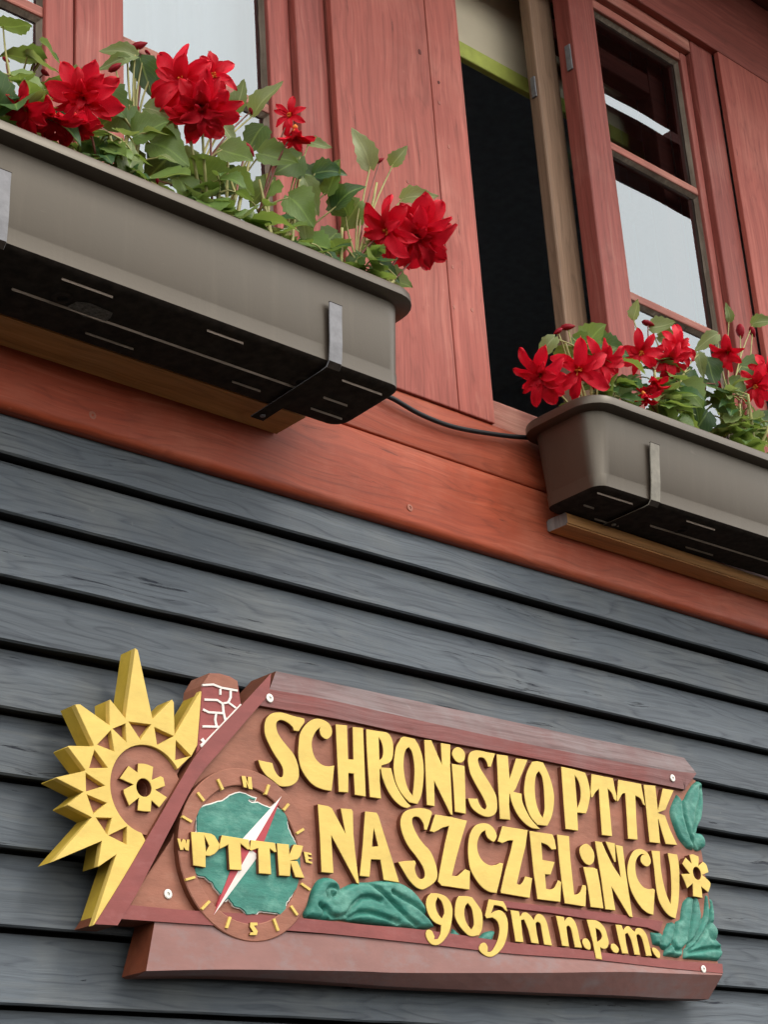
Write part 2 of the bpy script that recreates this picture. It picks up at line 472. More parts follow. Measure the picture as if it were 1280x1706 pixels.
# red sill boards under the windows
FY = -0.028
z_sill = 0.5 * (at(0, 676, FY).z + at(1280, 1054, FY).z) 
z_joint = at(660, 734, FY).z
z_pill = at(740, 676, FY).z
def sill(z0, z1, r, face, name='sill_board'):
    vs, fs = [], []
    prof = [(.02, z0 + .004), (face + r, z0)] + [(face + r - r * math.sin(a), z0 + r - r * math.cos(a)) for a in (.4, .8, 1.2)] + [(face, z0 + r), (face, (z0 + z1) / 2), (face, z1 - .003), (face + .003, z1), (.02, z1)]
    ns = 80
    for i in range(ns + 1):
        x = XL + (XR - XL) * i / ns
        w = noise.noise((x * 1.5, z0 * 7, 1)) * .0016
        for j, (y, z) in enumerate(prof):
            vs.append((x, y + w * .6, z + (w if j < 6 else 0)))
    n = len(prof)
    for i in range(ns):
        for j in range(n - 1): fs.append((i * n + j, i * n + j + 1, (i + 1) * n + j + 1, (i + 1) * n + j))
    o = build(name, vs, fs, M['sill'], house, smooth=True)
    o.data.set_sharp_from_angle(angle=math.radians(50))
    return o
sill(z_sill, z_joint - .0015, .013, FY)
sill(z_joint + .0005, z_pill, .003, FY + .002)
def screw(name, c, nrm, r, mat, parent, h=.0012):
    nrm = nrm.normalized(); u = nrm.cross(Vector((.3, .2, .9))).normalized(); w = nrm.cross(u)
    vs, fs = [], []
    prof = [(1.0, 0), (.96, h * .8), (.75, h), (.42, h), (.34, h * .1), (0.01, h * .05)]
    n = 12
    for (rr, hh) in prof:
        for k in range(n):
            a = 2 * math.pi * k / n
            q = rr * r * (1 if rr > .5 else (1.0 if k % 3 else .7))
            vs.append(c + (u * math.cos(a) + w * math.sin(a)) * q + nrm * hh)
    for i in range(len(prof) - 1):
        for k in range(n): fs.append((i * n + k, i * n + (k + 1) % n, (i + 1) * n + (k + 1) % n, (i + 1) * n + k))
    return build(name, vs, fs, mat, parent)
for px, py in ((154, 692), (683, 846), (655, 868)):
    if py > 860: continue
    screw('screw', at(px, py, FY), Vector((0, -1, 0)), .006, M['redscrew'], house)

# planter ledges nailed to the sill
def ledge(x0, x1, y0, z0, z1, bevel_right, zf=None, name='planter_ledge', label=None):
    bm = bmesh.new()
    zf = z0 if zf is None else zf
    xe_b, xe_f = (x1 - .012, x1 + .004) if bevel_right else (x1, x1)
    P = [(x0, FY - .0005, z0), (xe_b, FY - .0005, z0), (xe_f, y0, zf), (x0, y0, zf), (x0, FY - .0005, z1), (xe_b, FY - .0005, z1), (xe_f, y0, z1), (x0, y0, z1)]
    V = [bm.verts.new(p) for p in P]
    end = None
    for f in ((0, 3, 2, 1), (4, 5, 6, 7), (0, 1, 5, 4), (2, 3, 7, 6), (1, 2, 6, 5)):
        bm.faces.new([V[i] for i in f])
    fe = bm.faces.new([V[i] for i in (0, 4, 7, 3)]); fe.material_index = 1
    bmesh.ops.bevel(bm, geom=[e for e in bm.edges if abs((e.verts[0].co - e.verts[1].co).x) > .2], offset=.0025, segments=2, affect='EDGES')
    return from_bm(name, bm, [M['ledge'], M['ledge_end']], house, label=label)
pl = at(465, 727, FY); ZL0 = pl.z
ZL1 = ZL0 + .021
fl = atz(508, 693, ZL0)
YLF = -.082
fl2 = at(508, 693, YLF)
ledge(.62, fl2.x, YLF, ZL0, fl2.z + .006, True, fl2.z)
pr = at(912.5, 887, FY); ZR0 = pr.z
fr_ = atz(944, 872, ZR0)
ZR1 = ZR0 + .0215
ledge(pr.x, 3.05, fr_.y, ZR0, ZR1, False)

# pillar cladding, header and right-hand cladding
PY = -0.030
def X(px, py, y): return at(px, py, y).x
xa = X(560, 150, PY); xd = X(796, 390, PY); xs2 = X(733, 300, PY); xs1 = xa + (xs2 - xa) * .5
ZTOP = 4.25
pil = build('pillar', [(xa + .004, PY + .014, z_pill), (xd - .004, PY + .014, z_pill), (xd - .004, .1, z_pill), (xa + .004, .1, z_pill),
                       (xa + .004, PY + .014, ZTOP), (xd - .004, PY + .014, ZTOP), (xd - .004, .1, ZTOP), (xa + .004, .1, ZTOP)],
            [(0, 1, 5, 4), (1, 2, 6, 5), (2, 3, 7, 6), (3, 0, 4, 7)], M['red_v'], house, label='red boarded pillar between the two windows')
for a, b, dy in ((xa, xs2 - .0012, 0), (xs2 + .0012, xd, .0)):
    box('cladding_board', a, b, PY + dy, PY + .013, z_pill + .0003, ZTOP + .01, M['red_v'], pil, .0018)
for px, py in ((699, 87), (731, 138), (732, 172), (748, 245), (754, 445), (757, 512), (787, 517), (679, 303)):
    rr = .0035 if (px, py) != (699, 87) else .005
    c = at(px, py, PY)
    vs = []; fs = []
    n = 9
    for k in range(n):
        a = 2 * math.pi * k / n
        vs.append((c.x + rr * math.cos(a) * random.uniform(.6, 1), PY - .0008, c.z + rr * 1.3 * math.sin(a) * random.uniform(.7, 1)))
    for k in range(n): vs.append((c.x + (vs[k][0] - c.x) * 1.3, PY + .0015, c.z + (vs[k][2] - c.z) * 1.3))
    fs.append(tuple(range(n)))
    for k in range(n): fs.append((k, n + k, n + (k + 1) % n, (k + 1) % n))
    build('knot', vs, fs, M['soffit'] if rr > .004 or py in (138,) else M['rail'], pil)
CYO = 0.000     # casement front
JY = -0.014     # jamb front
zh0 = at(1152, 87, JY).z; zh1 = at(1197, 86, PY).z
xj = X(1152, 250, JY) if False else X(1176, 240, JY); xj2 = X(1221, 240, PY)
rp = build('pillar', [(xj2 + .004, PY + .014, z_pill), (XR, PY + .014, z_pill), (XR, PY + .014, ZTOP), (xj2 + .004, PY + .014, ZTOP)], [(0, 1, 2, 3)], M['red_v'], house, label='red boarded wall right of the open window')
xx = xj2
for wdt in (.27, .29, .26, .30, .28, .3):
    box('cladding_board', xx, xx + wdt - .0015, PY, PY + .013, z_pill + .0003, zh1 - .001, M['red_v'], rp, .0018)
    xx += wdt
box('header_board', xd + .003, XR, PY - .001, PY + .02, zh1, ZTOP, M['red_h'], house, .003)
# window head above the left window (out of view) keeps the wall closed
xl0 = X(120, 60, CYO)
xl_r = X(486, 80, CYO)          # right edge of the left window's casements
LWX0 = 0.78
box('header_board', XL, xa - .002, PY - .001, PY + .02, zh1, ZTOP, M['red_h'], house, .003)
lp = build('pillar', [(XL, PY + .014, z_pill), (LWX0 - .09, PY + .014, z_pill), (LWX0 - .09, PY + .014, ZTOP), (XL, PY + .014, ZTOP)], [(0, 1, 2, 3)], M['red_v'], house)
xx = XL
while xx < LWX0 - .2:
    box('cladding_board', xx, xx + .1185, PY, PY + .013, z_pill + .0003, zh1 - .001, M['red_v'], lp, .0018); xx += .12
box('cladding_board', xx, LWX0 - .09, PY, PY + .013, z_pill + .0003, zh1 - .001, M['red_v'], lp, .0018)

# windows: frame, casements with stiles, rails, glazing bars and panes
z_bot = at(822, 671, CYO).z
def window_frame(x0, x1, ox0, ox1, label):
    """x0..x1 clear opening, ox0..ox1 outer edges"""
    w = box('window', ox0, x0, JY, .07, z_pill + .001, zh1 + .02, M['frame'], house, .003, label=label)
    box('jamb', x1, ox1, JY, .07, z_pill + .001, zh1 + .02, M['frame'], w, .003)
    box('head', x0 + .001, x1 - .001, JY + .001, .07, zh0, zh1 + .02, M['rail'], w, .003)
    box('bottom_rail', x0 + .001, x1 - .001, -.008, .07, z_pill + .001, z_bot, M['rail'], w, .003)
    return w
def casement(w, x0, x1, z0, z1, sl, sr, top, bot, bars, y=CYO, glass=True, th=.042):
    mv, mh = M['frame'], M['rail']
    box('stile', x0, x0 + sl, y, y + th, z0, z1, mv, w, .003)
    box('stile', x1 - sr, x1, y, y + th, z0, z1, mv, w, .003)
    box('rail', x0 + sl + .0003, x1 - sr - .0003, y + .001, y + th, z1 - top, z1, mh, w, .003)
    box('rail', x0 + sl + .0003, x1 - sr - .0003, y + .001, y + th, z0, z0 + bot, mh, w, .003)
    edges = [z0 + bot] + [b for bb in sorted(bars) for b in (bb - .009, bb + .009)] + [z1 - top]
    for bb in bars:
        box('glazing_bar', x0 + sl + .0003, x1 - sr - .0003, y + .006, y + th - .005, bb - .009, bb + .009, mh, w, .003, wob=.0006)
    for k in range(0, len(edges), 2):
        a, b = edges[k], edges[k + 1]
        px0, px1 = x0 + sl, x1 - sr
        if glass:
            build('pane', [(px0 - .004, y + .018, a - .004), (px1 + .004, y + .018, a - .004), (px1 + .004, y + .018, b + .004), (px0 - .004, y + .018, b + .004)], [(0, 1, 2, 3)], M['glass'], w)
        # cracked putty bead round the pane
        vs, fs = [], []
        loop = [(px0, a), (px1, a), (px1, b), (px0, b)]
        pts = []
        for i in range(4):
            p, q = loop[i], loop[(i + 1) % 4]
            n = max(4, int(math.hypot(q[0] - p[0], q[1] - p[1]) / .02))
            for s in range(n): pts.append((p[0] + (q[0] - p[0]) * s / n, p[1] + (q[1] - p[1]) * s / n))
        cxm, czm = (px0 + px1) / 2, (a + b) / 2
        for (qx, qz) in pts:
            d = .0065 + .0022 * noise.noise((qx * 60, qz * 60, k))
            sx = 1 if qx < cxm else -1; sz = 1 if qz < czm else -1
            ix = qx + (sx * d if (abs(qx - px0) < 1e-4 or abs(qx - px1) < 1e-4) else 0)
            iz = qz + (sz * d if (abs(qz - a) < 1e-4 or abs(qz - b) < 1e-4) else 0)
            vs += [(qx - sx * .0005, y + .008, qz - sz * .0005), (ix, y + .017, iz)]
        m = len(pts)
        for i in range(m): fs.append((2 * i, 2 * i + 1, 2 * ((i + 1) % m) + 1, 2 * ((i + 1) % m)))
        build('putty', vs, fs, M['putty'], w)
# left window, closed
b1 = at(204, 70, CYO + .01).z
wl = window_frame(LWX0, xl_r, LWX0 - .088, xa - .0005, 'closed red window with white curtain behind the larger flower box')
xm = X(125, 60, CYO)
xp0 = X(205, 60, CYO); xp1 = X(448, 20, CYO)
casement(wl, xm + .002, xl_r - .002, z_bot + .002, zh0 - .002, xp0 - xm, xl_r - xp1, .04, .06, [b1, b1 + .335])
xpl = X(78, 60, CYO)
casement(wl, LWX0 + .002, xm - .002, z_bot + .002, zh0 - .002, .05, xm - xpl, .04, .06, [b1 - .018, b1 + .32])
# right window: left leaf swung open inside, right leaf closed
xo0 = xd - .02
wr = window_frame(xo0, xj, xo0 - .06, xj2 - .0005, 'open red window over the smaller flower box')
xc0 = X(972, 200, CYO); xq0 = X(1014, 200, CYO); xq1 = X(1150, 200, CYO)
bz1 = at(1095, 279, CYO).z; bz2 = at(1125, 522, CYO).z
zr_top = at(1060, 55, CYO).z
casement(wr, xc0, xj - .002, z_bot + .002, zh0 - .002, xq0 - xc0, xj - .002 - xq1, zh0 - .002 - zr_top, .06, [bz1, bz2])
# small hinge on the stile
hz = at(947, 100, CYO + .02)
box('hinge', xc0 - .004, xc0 - .0005, .008, .022, hz.z - .03, hz.z + .03, M['steel'], wr, .001)
# inner window: bare pine mullion and closed inner leaf
IY = .062
im0 = X(928, 406, IY); im1 = X(965, 406, IY)
iw = box('inner_window', im0, im1, IY, IY + .028, z_bot, zh0 + .1, M['bare'], house, .004, label='bare pine mullion of the inner window')
ix1 = X(1098, 250, IY)
box('stile', ix1, ix1 + .05, IY, IY + .04, z_bot, zh0 + .06, M['soffit'], iw, .003)
zi = at(1035, 128, IY).z
box('rail', im1 + .001, ix1 - .001, IY + .001, IY + .04, zi, zi + .05, M['soffit'], iw, .003)
build('pane', [(im1, IY + .02, z_bot), (ix1, IY + .02, z_bot), (ix1, IY + .02, zi), (im1, IY + .02, zi)], [(0, 1, 2, 3)], M['glass'], iw)
hc = at(886, 140, IY + .01)
box('catch', im0 - .004, im0 - .0003, IY + .006, IY + .018, hc.z - .028, hc.z + .02, M['steel'], iw, .001)
# lining of the window recess and the dark room behind
def lining(x0, x1, nm):
    vs = [(x0, .07, z_pill), (x1, .07, z_pill), (x1, .07, zh1 + .1), (x0, .07, zh1 + .1)]
    ys = .24
    vs += [(x0, ys, z_pill), (x1, ys, z_pill), (x1, ys, zh1 + .1), (x0, ys, zh1 + .1)]
    return build(nm, vs, [(0, 4, 5, 1), (1, 5, 6, 2), (2, 6, 7, 3), (3, 7, 4, 0)], M['roomdark'], house)
lining(xo0 - .03, xj + .03, 'window_recess')
rm = build('room', [(XL, .241, 2.45), (XR, .241, 2.45), (XR, 3.6, 2.45), (XL, 3.6, 2.45), (XL, .241, 4.7), (XR, .241, 4.7), (XR, 3.6, 4.7), (XL, 3.6, 4.7)],
           [(0, 1, 2, 3), (4, 7, 6, 5), (1, 5, 6, 2), (3, 7, 4, 0)], [M['roomdark'], M['roomfloor']], house, midx=[1, 0, 0, 0], label='dark room seen through the open window')
for (bx0, bx1, bz0, bz1) in ((XL, 2.6, 2.45, 4.7), (3.9, XR, 2.45, 4.7), (2.6, 3.9, 2.45, 3.2), (2.6, 3.9, 4.1, 4.7)):  # unseen opening added in the far wall to let sky light in
    build('far_wall', [(bx0, 3.6, bz0), (bx1, 3.6, bz0), (bx1, 3.6, bz1), (bx0, 3.6, bz1)], [(0, 1, 2, 3)], M['roomdark'], house)
# inner skin of the wall, closing the room round the windows
def panel(x0, x1, z0, z1): 
    build('inner_wall', [(x0, .2405, z0), (x1, .2405, z0), (x1, .2405, z1), (x0, .2405, z1)], [(0, 1, 2, 3)], M['roomdark'], house)
panel(XL, LWX0 - .05, 2.45, 4.7); panel(xl_r + .03, xo0 - .03, 2.45, 4.7); panel(xj + .03, XR, 2.45, 4.7)
panel(LWX0 - .05, xl_r + .03, zh1 + .1, 4.7); panel(xo0 - .03, xj + .03, zh1 + .1, 4.7)
panel(LWX0 - .05, xl_r + .03, 2.45, z_pill); panel(xo0 - .03, xj + .03, 2.45, z_pill)
# eave: soffit boards with a narrow open gap, resting on rafters
ev = build('eave', [(XL, .05, ZTOP + .13), (XR, .05, ZTOP + .13), (XR, -.40, ZTOP + .13), (XL, -.40, ZTOP + .13)], [(0, 1, 2, 3)], M['soffit'], house, label='dark red soffit of the roof overhang')
for y0, y1 in ((-.132, .0), (-.266, -.134), (-.388, -.268), (-.526, -.430), (-.63, -.528)):
    box('soffit_board', XL, XR, y0, y1, ZTOP + .002, ZTOP + .024, M['soffit'], ev, .002)
for k in range(8):
    xr = 0.22 + .66 * k
    box('rafter', xr, xr + .07, -.62, .0, ZTOP + .025, ZTOP + .128, M['soffit'], ev, .003)
build('wall_top', [(XL, 0.0, ZTOP), (XR, 0.0, ZTOP), (XR, .0, 4.75), (XL, .0, 4.75), (XL, .3, 4.75), (XR, .3, 4.75)], [(0, 1, 2, 3), (3, 2, 5, 4)], M['soffit'], house)

# curtain in the left window
vs, fs = [], []
nx = 120
for i in range(nx + 1):
    x = LWX0 - .02 + (xl_r - LWX0 + .04) * i / nx
    y = .105 + .010 * math.sin(x * 95 + 1.5 * math.sin(x * 17)) + .006 * math.sin(x * 41)
    vs += [(x, y, z_bot - .03), (x, y * .9 + .01, 3.5), (x, y, zh0 + .03)]
for i in range(nx):
    for j in range(2): fs.append((3 * i + j, 3 * i + 3 + j, 3 * i + 4 + j, 3 * i + 1 + j))
cur = build('curtain', vs, fs, M['curtain'], None, smooth=True)
cur['label'] = 'white net curtain hanging behind the closed left window'; cur['category'] = 'curtain'
# roller blind in the open window
BY = .15
zb1 = at(768, 73, BY).z; zb0 = at(768, 98, BY).z
bl = thing('roller_blind', 'beige roller blind with green bottom bar, half raised inside the open window', 'blind', (2.4, BY, zb0))
build('fabric', [(xo0 - .01, BY + .004, zb1 - .002), (xj + .01, BY + .004, zb1 - .002), (xj + .01, BY + .004, zh1 + .08), (xo0 - .01, BY + .004, zh1 + .08)], [(0, 1, 2, 3)], M['blind'], bl)
box('bottom_bar', xo0 - .012, xj + .012, BY - .006, BY + .01, zb0, zb1, M['blindbar'], bl, .003)
# low cupboard standing inside, below the window
cb = thing('cupboard', 'dark grey-green cupboard standing inside the room below the open window', 'cupboard', (2.75, .75, 2.45))
box('body', 2.2, 3.3, .5, .95, 2.45, 3.02, M['cupboard'], cb, .006)
box('top', 2.18, 3.32, .48, .97, 3.021, 3.045, M['cupboard'], cb, .004)
box('door', 2.21, 2.745, .485, .499, 2.5, 3.0, M['cupboard'], cb, .003)
box('door', 2.755, 3.29, .485, .499, 2.5, 3.0, M['cupboard'], cb, .003)

# ------------------------------------------------------------------ flower boxes
def rrect(x0, x1, y0, y1, r, n=6):
    out = []
    for cx_, cy_, a0 in ((x1 - r, y1 - r, 0), (x0 + r, y1 - r, 90), (x0 + r, y0 + r, 180), (x1 - r, y0 + r, 270)):
        for k in range(n + 1):
            a = math.radians(a0 + 90 * k / n)
            out.append((cx_ + r * math.cos(a), cy_ + r * math.sin(a)))
    return out
def flower_box(name, label, x0, x1, yf, yb, zb, H, yaw, pivot, tilt=0.0):
    """x0..x1, yf..yb: footprint of the bottom; H: height to the rim's top"""
    t = thing(name, label, 'flower box', ((x0 + x1) / 2, (yf + yb) / 2, zb), 'flower boxes on the ledges')
    Rm = Matrix.Translation(pivot) @ Matrix.Rotation(yaw, 4, 'Z') @ Matrix.Rotation(tilt, 4, 'X') @ Matrix.Translation(-pivot)
    # (grow, z, radius)
    prof = [(-.010, 0.0, .020), (-.003, .0012, .024), (.0004, .004, .022), (.0025, .0245, .024), (.0034, .0258, .029), (.0130, H - .026, .036), (.0140, H - .0185, .037),
            (.0325, H - .0165, .046), (.0350, H - .0150, .048), (.0350, H - .003, .048), (.0330, H, .047), (.0165, H, .037), (.0145, H - .004, .036), (.0085, H - .03, .034)]
    vs, fs = [], []
    n = None
    for (g_, z, r) in prof:
        L = rrect(x0 - g_ * .9, x1 + g_ * .9, yf - g_, yb + g_ * .6, r)
        n = len(L)
        bow = 0.002 * (z / H)
        for (x, y) in L:
            s = (x - x0) / (x1 - x0)
            b = bow * math.sin(math.pi * max(0, min(1, s))) * (1 if y < (yf + yb) / 2 else 0)
            vs.append(Rm @ Vector((x, y - b, zb + z)))
    for i in range(len(prof) - 1):
        for k in range(n): fs.append((i * n + k, i * n + (k + 1) % n, (i + 1) * n + (k + 1) % n, (i + 1) * n + k))
    fs.append(tuple(range(n))[::-1])
    tub = build('tub', vs, fs, [M['tub'], M['under_shade']], t, midx=[1] * (2 * n) + [0] * (n * (len(prof) - 3)) + [1], smooth=True)
    tub.data.set_sharp_from_angle(angle=math.radians(40))
    L = rrect(x0 - .008, x1 + .008, yf - .008, yb + .005, .034)
    so = [Rm @ Vector((x, y, zb + H - .029)) for x, y in L]
    build('soil', so, [tuple(range(len(so)))], M['soil'], t)
    # moulded ribs, drain bosses and sticker under the tub
    def rib(xa_, xb_, y, w=.0014):
        P = [Vector((xa_, y - w, zb + .001)), Vector((xb_, y - w, zb + .001)), Vector((xb_, y, zb - .0030)), Vector((xa_, y, zb - .0030)), Vector((xa_, y + w, zb + .001)), Vector((xb_, y + w, zb + .001))]
        build('rib', [Rm @ p for p in P], [(0, 1, 2, 3), (3, 2, 5, 4)], M['scuff_glint'], tub)
    ym = yf + (yb - yf) * .55
    rng = random.Random(int(x0 * 100))
    rib(x0 + .20, x1 - .115, ym); rib(x1 - .085, x1 - .04, ym)
    rib(x0 + .035, x0 + .06, ym)
    for (fa, ln, yy) in ((.02, .085, .16), (.30, .075, .16), (.58, .06, .15), (.88, .075, .17), (.12, .06, .8), (.42, .075, .82), (.72, .05, .8), (.90, .06, .8)):
        xx_ = x0 + (x1 - x0) * fa
        rib(xx_, min(xx_ + ln, x1 - .02), yf + (yb - yf) * yy, .0009)
    for fa in (.33, .82):
        c = Vector((x0 + (x1 - x0) * fa, yf + (yb - yf) * .42, zb))
        vs, fs = [], []
        for (rr, dz) in ((.014, .0005), (.012, -.003), (.007, -.003), (.006, .0003)):
            for k in range(16):
                a = 2 * math.pi * k / 16
                vs.append(Rm @ (c + Vector((rr * math.cos(a), rr * math.sin(a), dz))))
        for i in range(3):
            for k in range(16): fs.append((i * 16 + k, i * 16 + (k + 1) % 16, (i + 1) * 16 + (k + 1) % 16, (i + 1) * 16 + k))
        build('drain_boss', vs, fs, M['under_shade'], tub, smooth=True)
    return t, tub, Rm
ZBL = ZL0 + .003
e_ = atz(652, 646, ZBL)
LX1 = e_.x + .020; LYF = e_.y - .003; LYB = fl.y - .004
LX0 = LX1 - .79
HB = 0.150
fbL, tubL, RL = flower_box('flower_box', 'larger brown plastic flower box under the closed window, nearer the camera', LX0, LX1, LYF, LYB, ZBL, HB, 0.0, Vector((LX1, LYF, ZBL)), math.radians(-3.5))
ZBR = ZR1 + .001
e2 = atz(1008, 812, ZBR)
fbR, tubR, RR = flower_box('flower_box', 'brown plastic flower box under the open window at the right edge', e2.x - .012, e2.x + .78, e2.y, e2.y + .125, ZBR, HB, math.radians(-2.2), Vector((e2.x, e2.y, 0)))
st = at(148, 517, LYF + .05)
sp = [(lambda q: RL @ Vector((q.x, q.y, ZBL - .0012)))(atz(px_, py_, ZBL - .003)) for px_, py_ in ((112, 508), (128, 501), (150, 504), (188, 520), (184, 528), (172, 535), (150, 527), (138, 524))]
build('sticker', sp, [tuple(range(8))], M['sticker'], tubL)

# metal straps holding the boxes
def strap(name, label, tx, tub_r, yf, zb, H, top, yend, mat, w=.0115, g0=0.0):
    """tx: centre, runs down the front, bends under the box and back to the ledge"""
    t = thing(name, label, 'bracket', (tx, yf, zb), 'steel straps holding the flower boxes')
    path = []
    zt = zb + top
    gt = lambda z: yf - (.0045 + (.0105) * max(0, (z - zb - .0265)) / (H - .0525) if z - zb > .0265 else .0015)
    off = .0032
    for k in range(5):
        z = zt + (zb + .012 - zt) * k / 4
        path.append((gt(z) - off - (.001 if k == 0 else 0), z))
    path += [(yf - off + .0005, zb + .003), (yf + .003, zb - .0035), (yf + .012, zb - .0042), ((yf + yend) / 2, zb - .0044), (yend, zb - .0044)]
    th = .0024
    vs, fs = [], []
    m = len(path)
    for i, (y, z) in enumerate(path):
        a = Vector(path[max(0, i - 1)]); b = Vector(path[min(m - 1, i + 1)])
        d = (b - a).normalized(); nrm = Vector((d.y, -d.x))   # (y,z) plane, pointing outward
        if i < 5: nrm = Vector((-1, 0))
        if i > 6: nrm = Vector((0, -1))
        for sx in (-w, w):
            vs.append(tub_r @ Vector((tx + sx, y, z)))
            vs.append(tub_r @ Vector((tx + sx, y + nrm.x * th, z + nrm.y * th)))
    for i in range(m - 1):
        b = 4 * i
        for (p, q) in ((0, 1), (1, 3), (3, 2), (2, 0)): fs.append((b + p, b + q, b + 4 + q, b + 4 + p))
    fs.append((0, 1, 3, 2)); e = 4 * (m - 1); fs.append((e, e + 2, e + 3, e + 1))
    bm = bmesh.new()
    me = bpy.data.meshes.new('tmp'); me.from_pydata([tuple(v) for v in vs], [], fs); bm.from_mesh(me); bpy.data.meshes.remove(me)
    bmesh.ops.bevel(bm, geom=[e for e in bm.edges if e.calc_face_angle(0) > 1.2], offset=.0005, segments=1, affect='EDGES')
    so = from_bm('strap', bm, [mat, M['under_shade']], t)
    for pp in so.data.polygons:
        if pp.normal.z < -.5: pp.material_index = 1  # downward faces take the painted shade colour
    p = tub_r @ Vector((tx, yend - .012, zb - .0044 - th))
    screw('bolt', p, Vector((0, 0, -1)), .004, mat, t, .002)
    return t
sx = at(563, 560, LYF - .012)
ztop = at(563, 507, LYF - .014).z - ZBL
strap('steel_strap', 'shiny steel strap near the right end of the larger flower box', sx.x, RL, LYF, ZBL, HB, ztop, LYB + .03, M['steel'])
sx0 = at(4, 340, LYF - .012)
zt0 = at(7, 283, LYF - .014).z - ZBL
strap('steel_strap', 'zinc strap on the larger flower box, cut by the left edge of the picture', sx0.x, RL, LYF, ZBL, HB, zt0, LYB + .03, M['steel'])
sx2 = at(1096, 790, e2.y - .02)
ztr = at(1097, 742, e2.y - .022).z - ZBR
strap('steel_strap', 'dull steel strap on the smaller-looking flower box under the open window', sx2.x, RR, e2.y, ZBR, HB, ztr, fr_.y - .002, M['rust_steel'])

# black cable sagging across the sill
cp = [at(560, 640, -.02), at(610, 650, -.028), at(650, 662, -.036), at(700, 690, -.036), at(755, 711, -.036), at(820, 723, -.037), at(880, 729, -.038), at(960, 728, -.036), at(1040, 722, -.034)]
vs, fs = [], []
tube(vs, fs, spline(cp, 8), .0042, 8)
cab = build('cable', vs, fs, M['black'], None, smooth=True)
cab['label'] = 'thin black cable running along the red sill between the two flower boxes'; cab['category'] = 'cable'

# ------------------------------------------------------------------ the carved sign
M['yellow'] = paint('yellow_paint', (.66, .475, .115), .10, .5, .45, 35, crack=.9)
M['yellow_shaded'] = paint('yellow_paint_shaded', (.50, .35, .045), .14, .55, .25, 35)  # darker copy of the yellow, shade painted on the ray sides
M['brown'] = paint('brown_stain', (.29, .120, .078), .2, .7, .7, 45, (.38, .20, .14), .4, crack=.6)
M['mauve'] = paint('mauve_stain', (.215, .056, .050), .15, .6, .3, 40, (.27, .10, .095), .4, crack=.5)
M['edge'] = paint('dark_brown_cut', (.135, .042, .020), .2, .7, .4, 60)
M['beam'] = paint('faded_base', (.225, .112, .098), .1, .65, .3, 30, (.215, .150, .145), .7)
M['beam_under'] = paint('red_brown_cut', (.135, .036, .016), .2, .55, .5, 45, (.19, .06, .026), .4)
M['teal'] = paint('teal_paint', (.034, .185, .142), .26, .5, .7, 60, (.11, .30, .235), .7)
M['white'] = paint('white_paint', (.76, .71, .66), .05, .55, .15, 45)
M['crimson'] = paint('crimson_paint', (.40, .05, .062), .12, .5, .2, 45)
M['brick'] = paint('brick_paint', (.27, .062, .058), .2, .6, .3, 60)
def roof_mat():
    m = wood('weathered_roof', (.20, .058, .050), (.25, .070, .062), (.225, .135, .13), 'X', crack=.4, wear=.9, bump=.4, rough=.7, jitter=False, grain=1.3)
    return m
M['roof'] = roof_mat()

T = {'A': (420, 1170, 8), 'B': (550, 1190, 8), 'C': (690, 1220, 8), 'D': (830, 1240, 8), 'E': (970, 1260, 8), 'F': (520, 1320, 8), 'G': (650, 1330, 8), 'H': (780, 1360, 8),
     'I': (910, 1370, 8), 'J': (1040, 1390, 8), 'K': (700, 1460, 8), 'L': (840, 1500, 8), 'M': (970, 1510, 8), 'N': (290, 1280, 8), 'O': (400, 1300, 8), 'P': (290, 1420, 8),
     'Q': (400, 1440, 8), 'R': (60, 1070, 6.4), 'S': (220, 1080, 6.4), 'T': (50, 1260, 6.4), 'U': (160, 1270, 6.4), 'V': (110, 1400, 6.4), 'W': (1060, 1240, 8), 'X': (1070, 1470, 8),
     'Y': (480, 1400, 3.048), '0': (0, 0, 1)}
def parse(tile, s):
    ox, oy, k = T[tile]
    out = []
    for w in s.split():
        c = w.endswith('!')
        x, y = w.rstrip('!').split(',')
        out.append((ox + float(x) / k, oy + float(y) / k, c))
    return out
def outline(tile, s, n=4):
    """closed outline; points marked ! are corners, the rest lie on smooth curves"""
    P = parse(tile, s)
    m = len(P); out = []
    for i in range(m):
        a, b = P[i], P[(i + 1) % m]
        out.append((a[0], a[1]))
        if a[2] and b[2]: continue
        z, c = P[i - 1], P[(i + 2) % m]
        t0 = ((b[0] - a[0]), (b[1] - a[1])) if a[2] else ((b[0] - z[0]) / 2, (b[1] - z[1]) / 2)
        t1 = ((b[0] - a[0]), (b[1] - a[1])) if b[2] else ((c[0] - a[0]) / 2, (c[1] - a[1]) / 2)
        for k in range(1, n):
            t = k / n
            h = (2 * t ** 3 - 3 * t * t + 1, t ** 3 - 2 * t * t + t, -2 * t ** 3 + 3 * t * t, t ** 3 - t * t)
            out.append(tuple(h[0] * a[q] + h[1] * t0[q] + h[2] * b[q] + h[3] * t1[q] for q in (0, 1)))
    return out
def area(P): return .5 * sum(P[i][0] * P[(i + 1) % len(P)][1] - P[(i + 1) % len(P)][0] * P[i][1] for i in range(len(P)))
def plane(P, Y): return [(lambda v: (v.x, v.z))(at(x, y, Y)) for x, y in P]
def inset(P, d):
    """move a closed outline inwards (counter-clockwise) by d"""
    out = []; m = len(P)
    for i in range(m):
        a = Vector(P[i - 1]); b = Vector(P[i]); c = Vector(P[(i + 1) % m])
        e1 = (b - a); e2 = (c - b)
        if e1.length < 1e-9 or e2.length < 1e-9: out.append(tuple(b)); continue
        e1.normalize(); e2.normalize()
        n = Vector((-e1.y - e2.y, e1.x + e2.x))
        if n.length < 1e-3: out.append(tuple(b)); continue
        n.normalize()
        k = min(2.0, 1 / max(.35, n.dot(Vector((-e1.y, e1.x)))))
        q = b + n * d * k
        out.append((q.x, q.y))
    return out
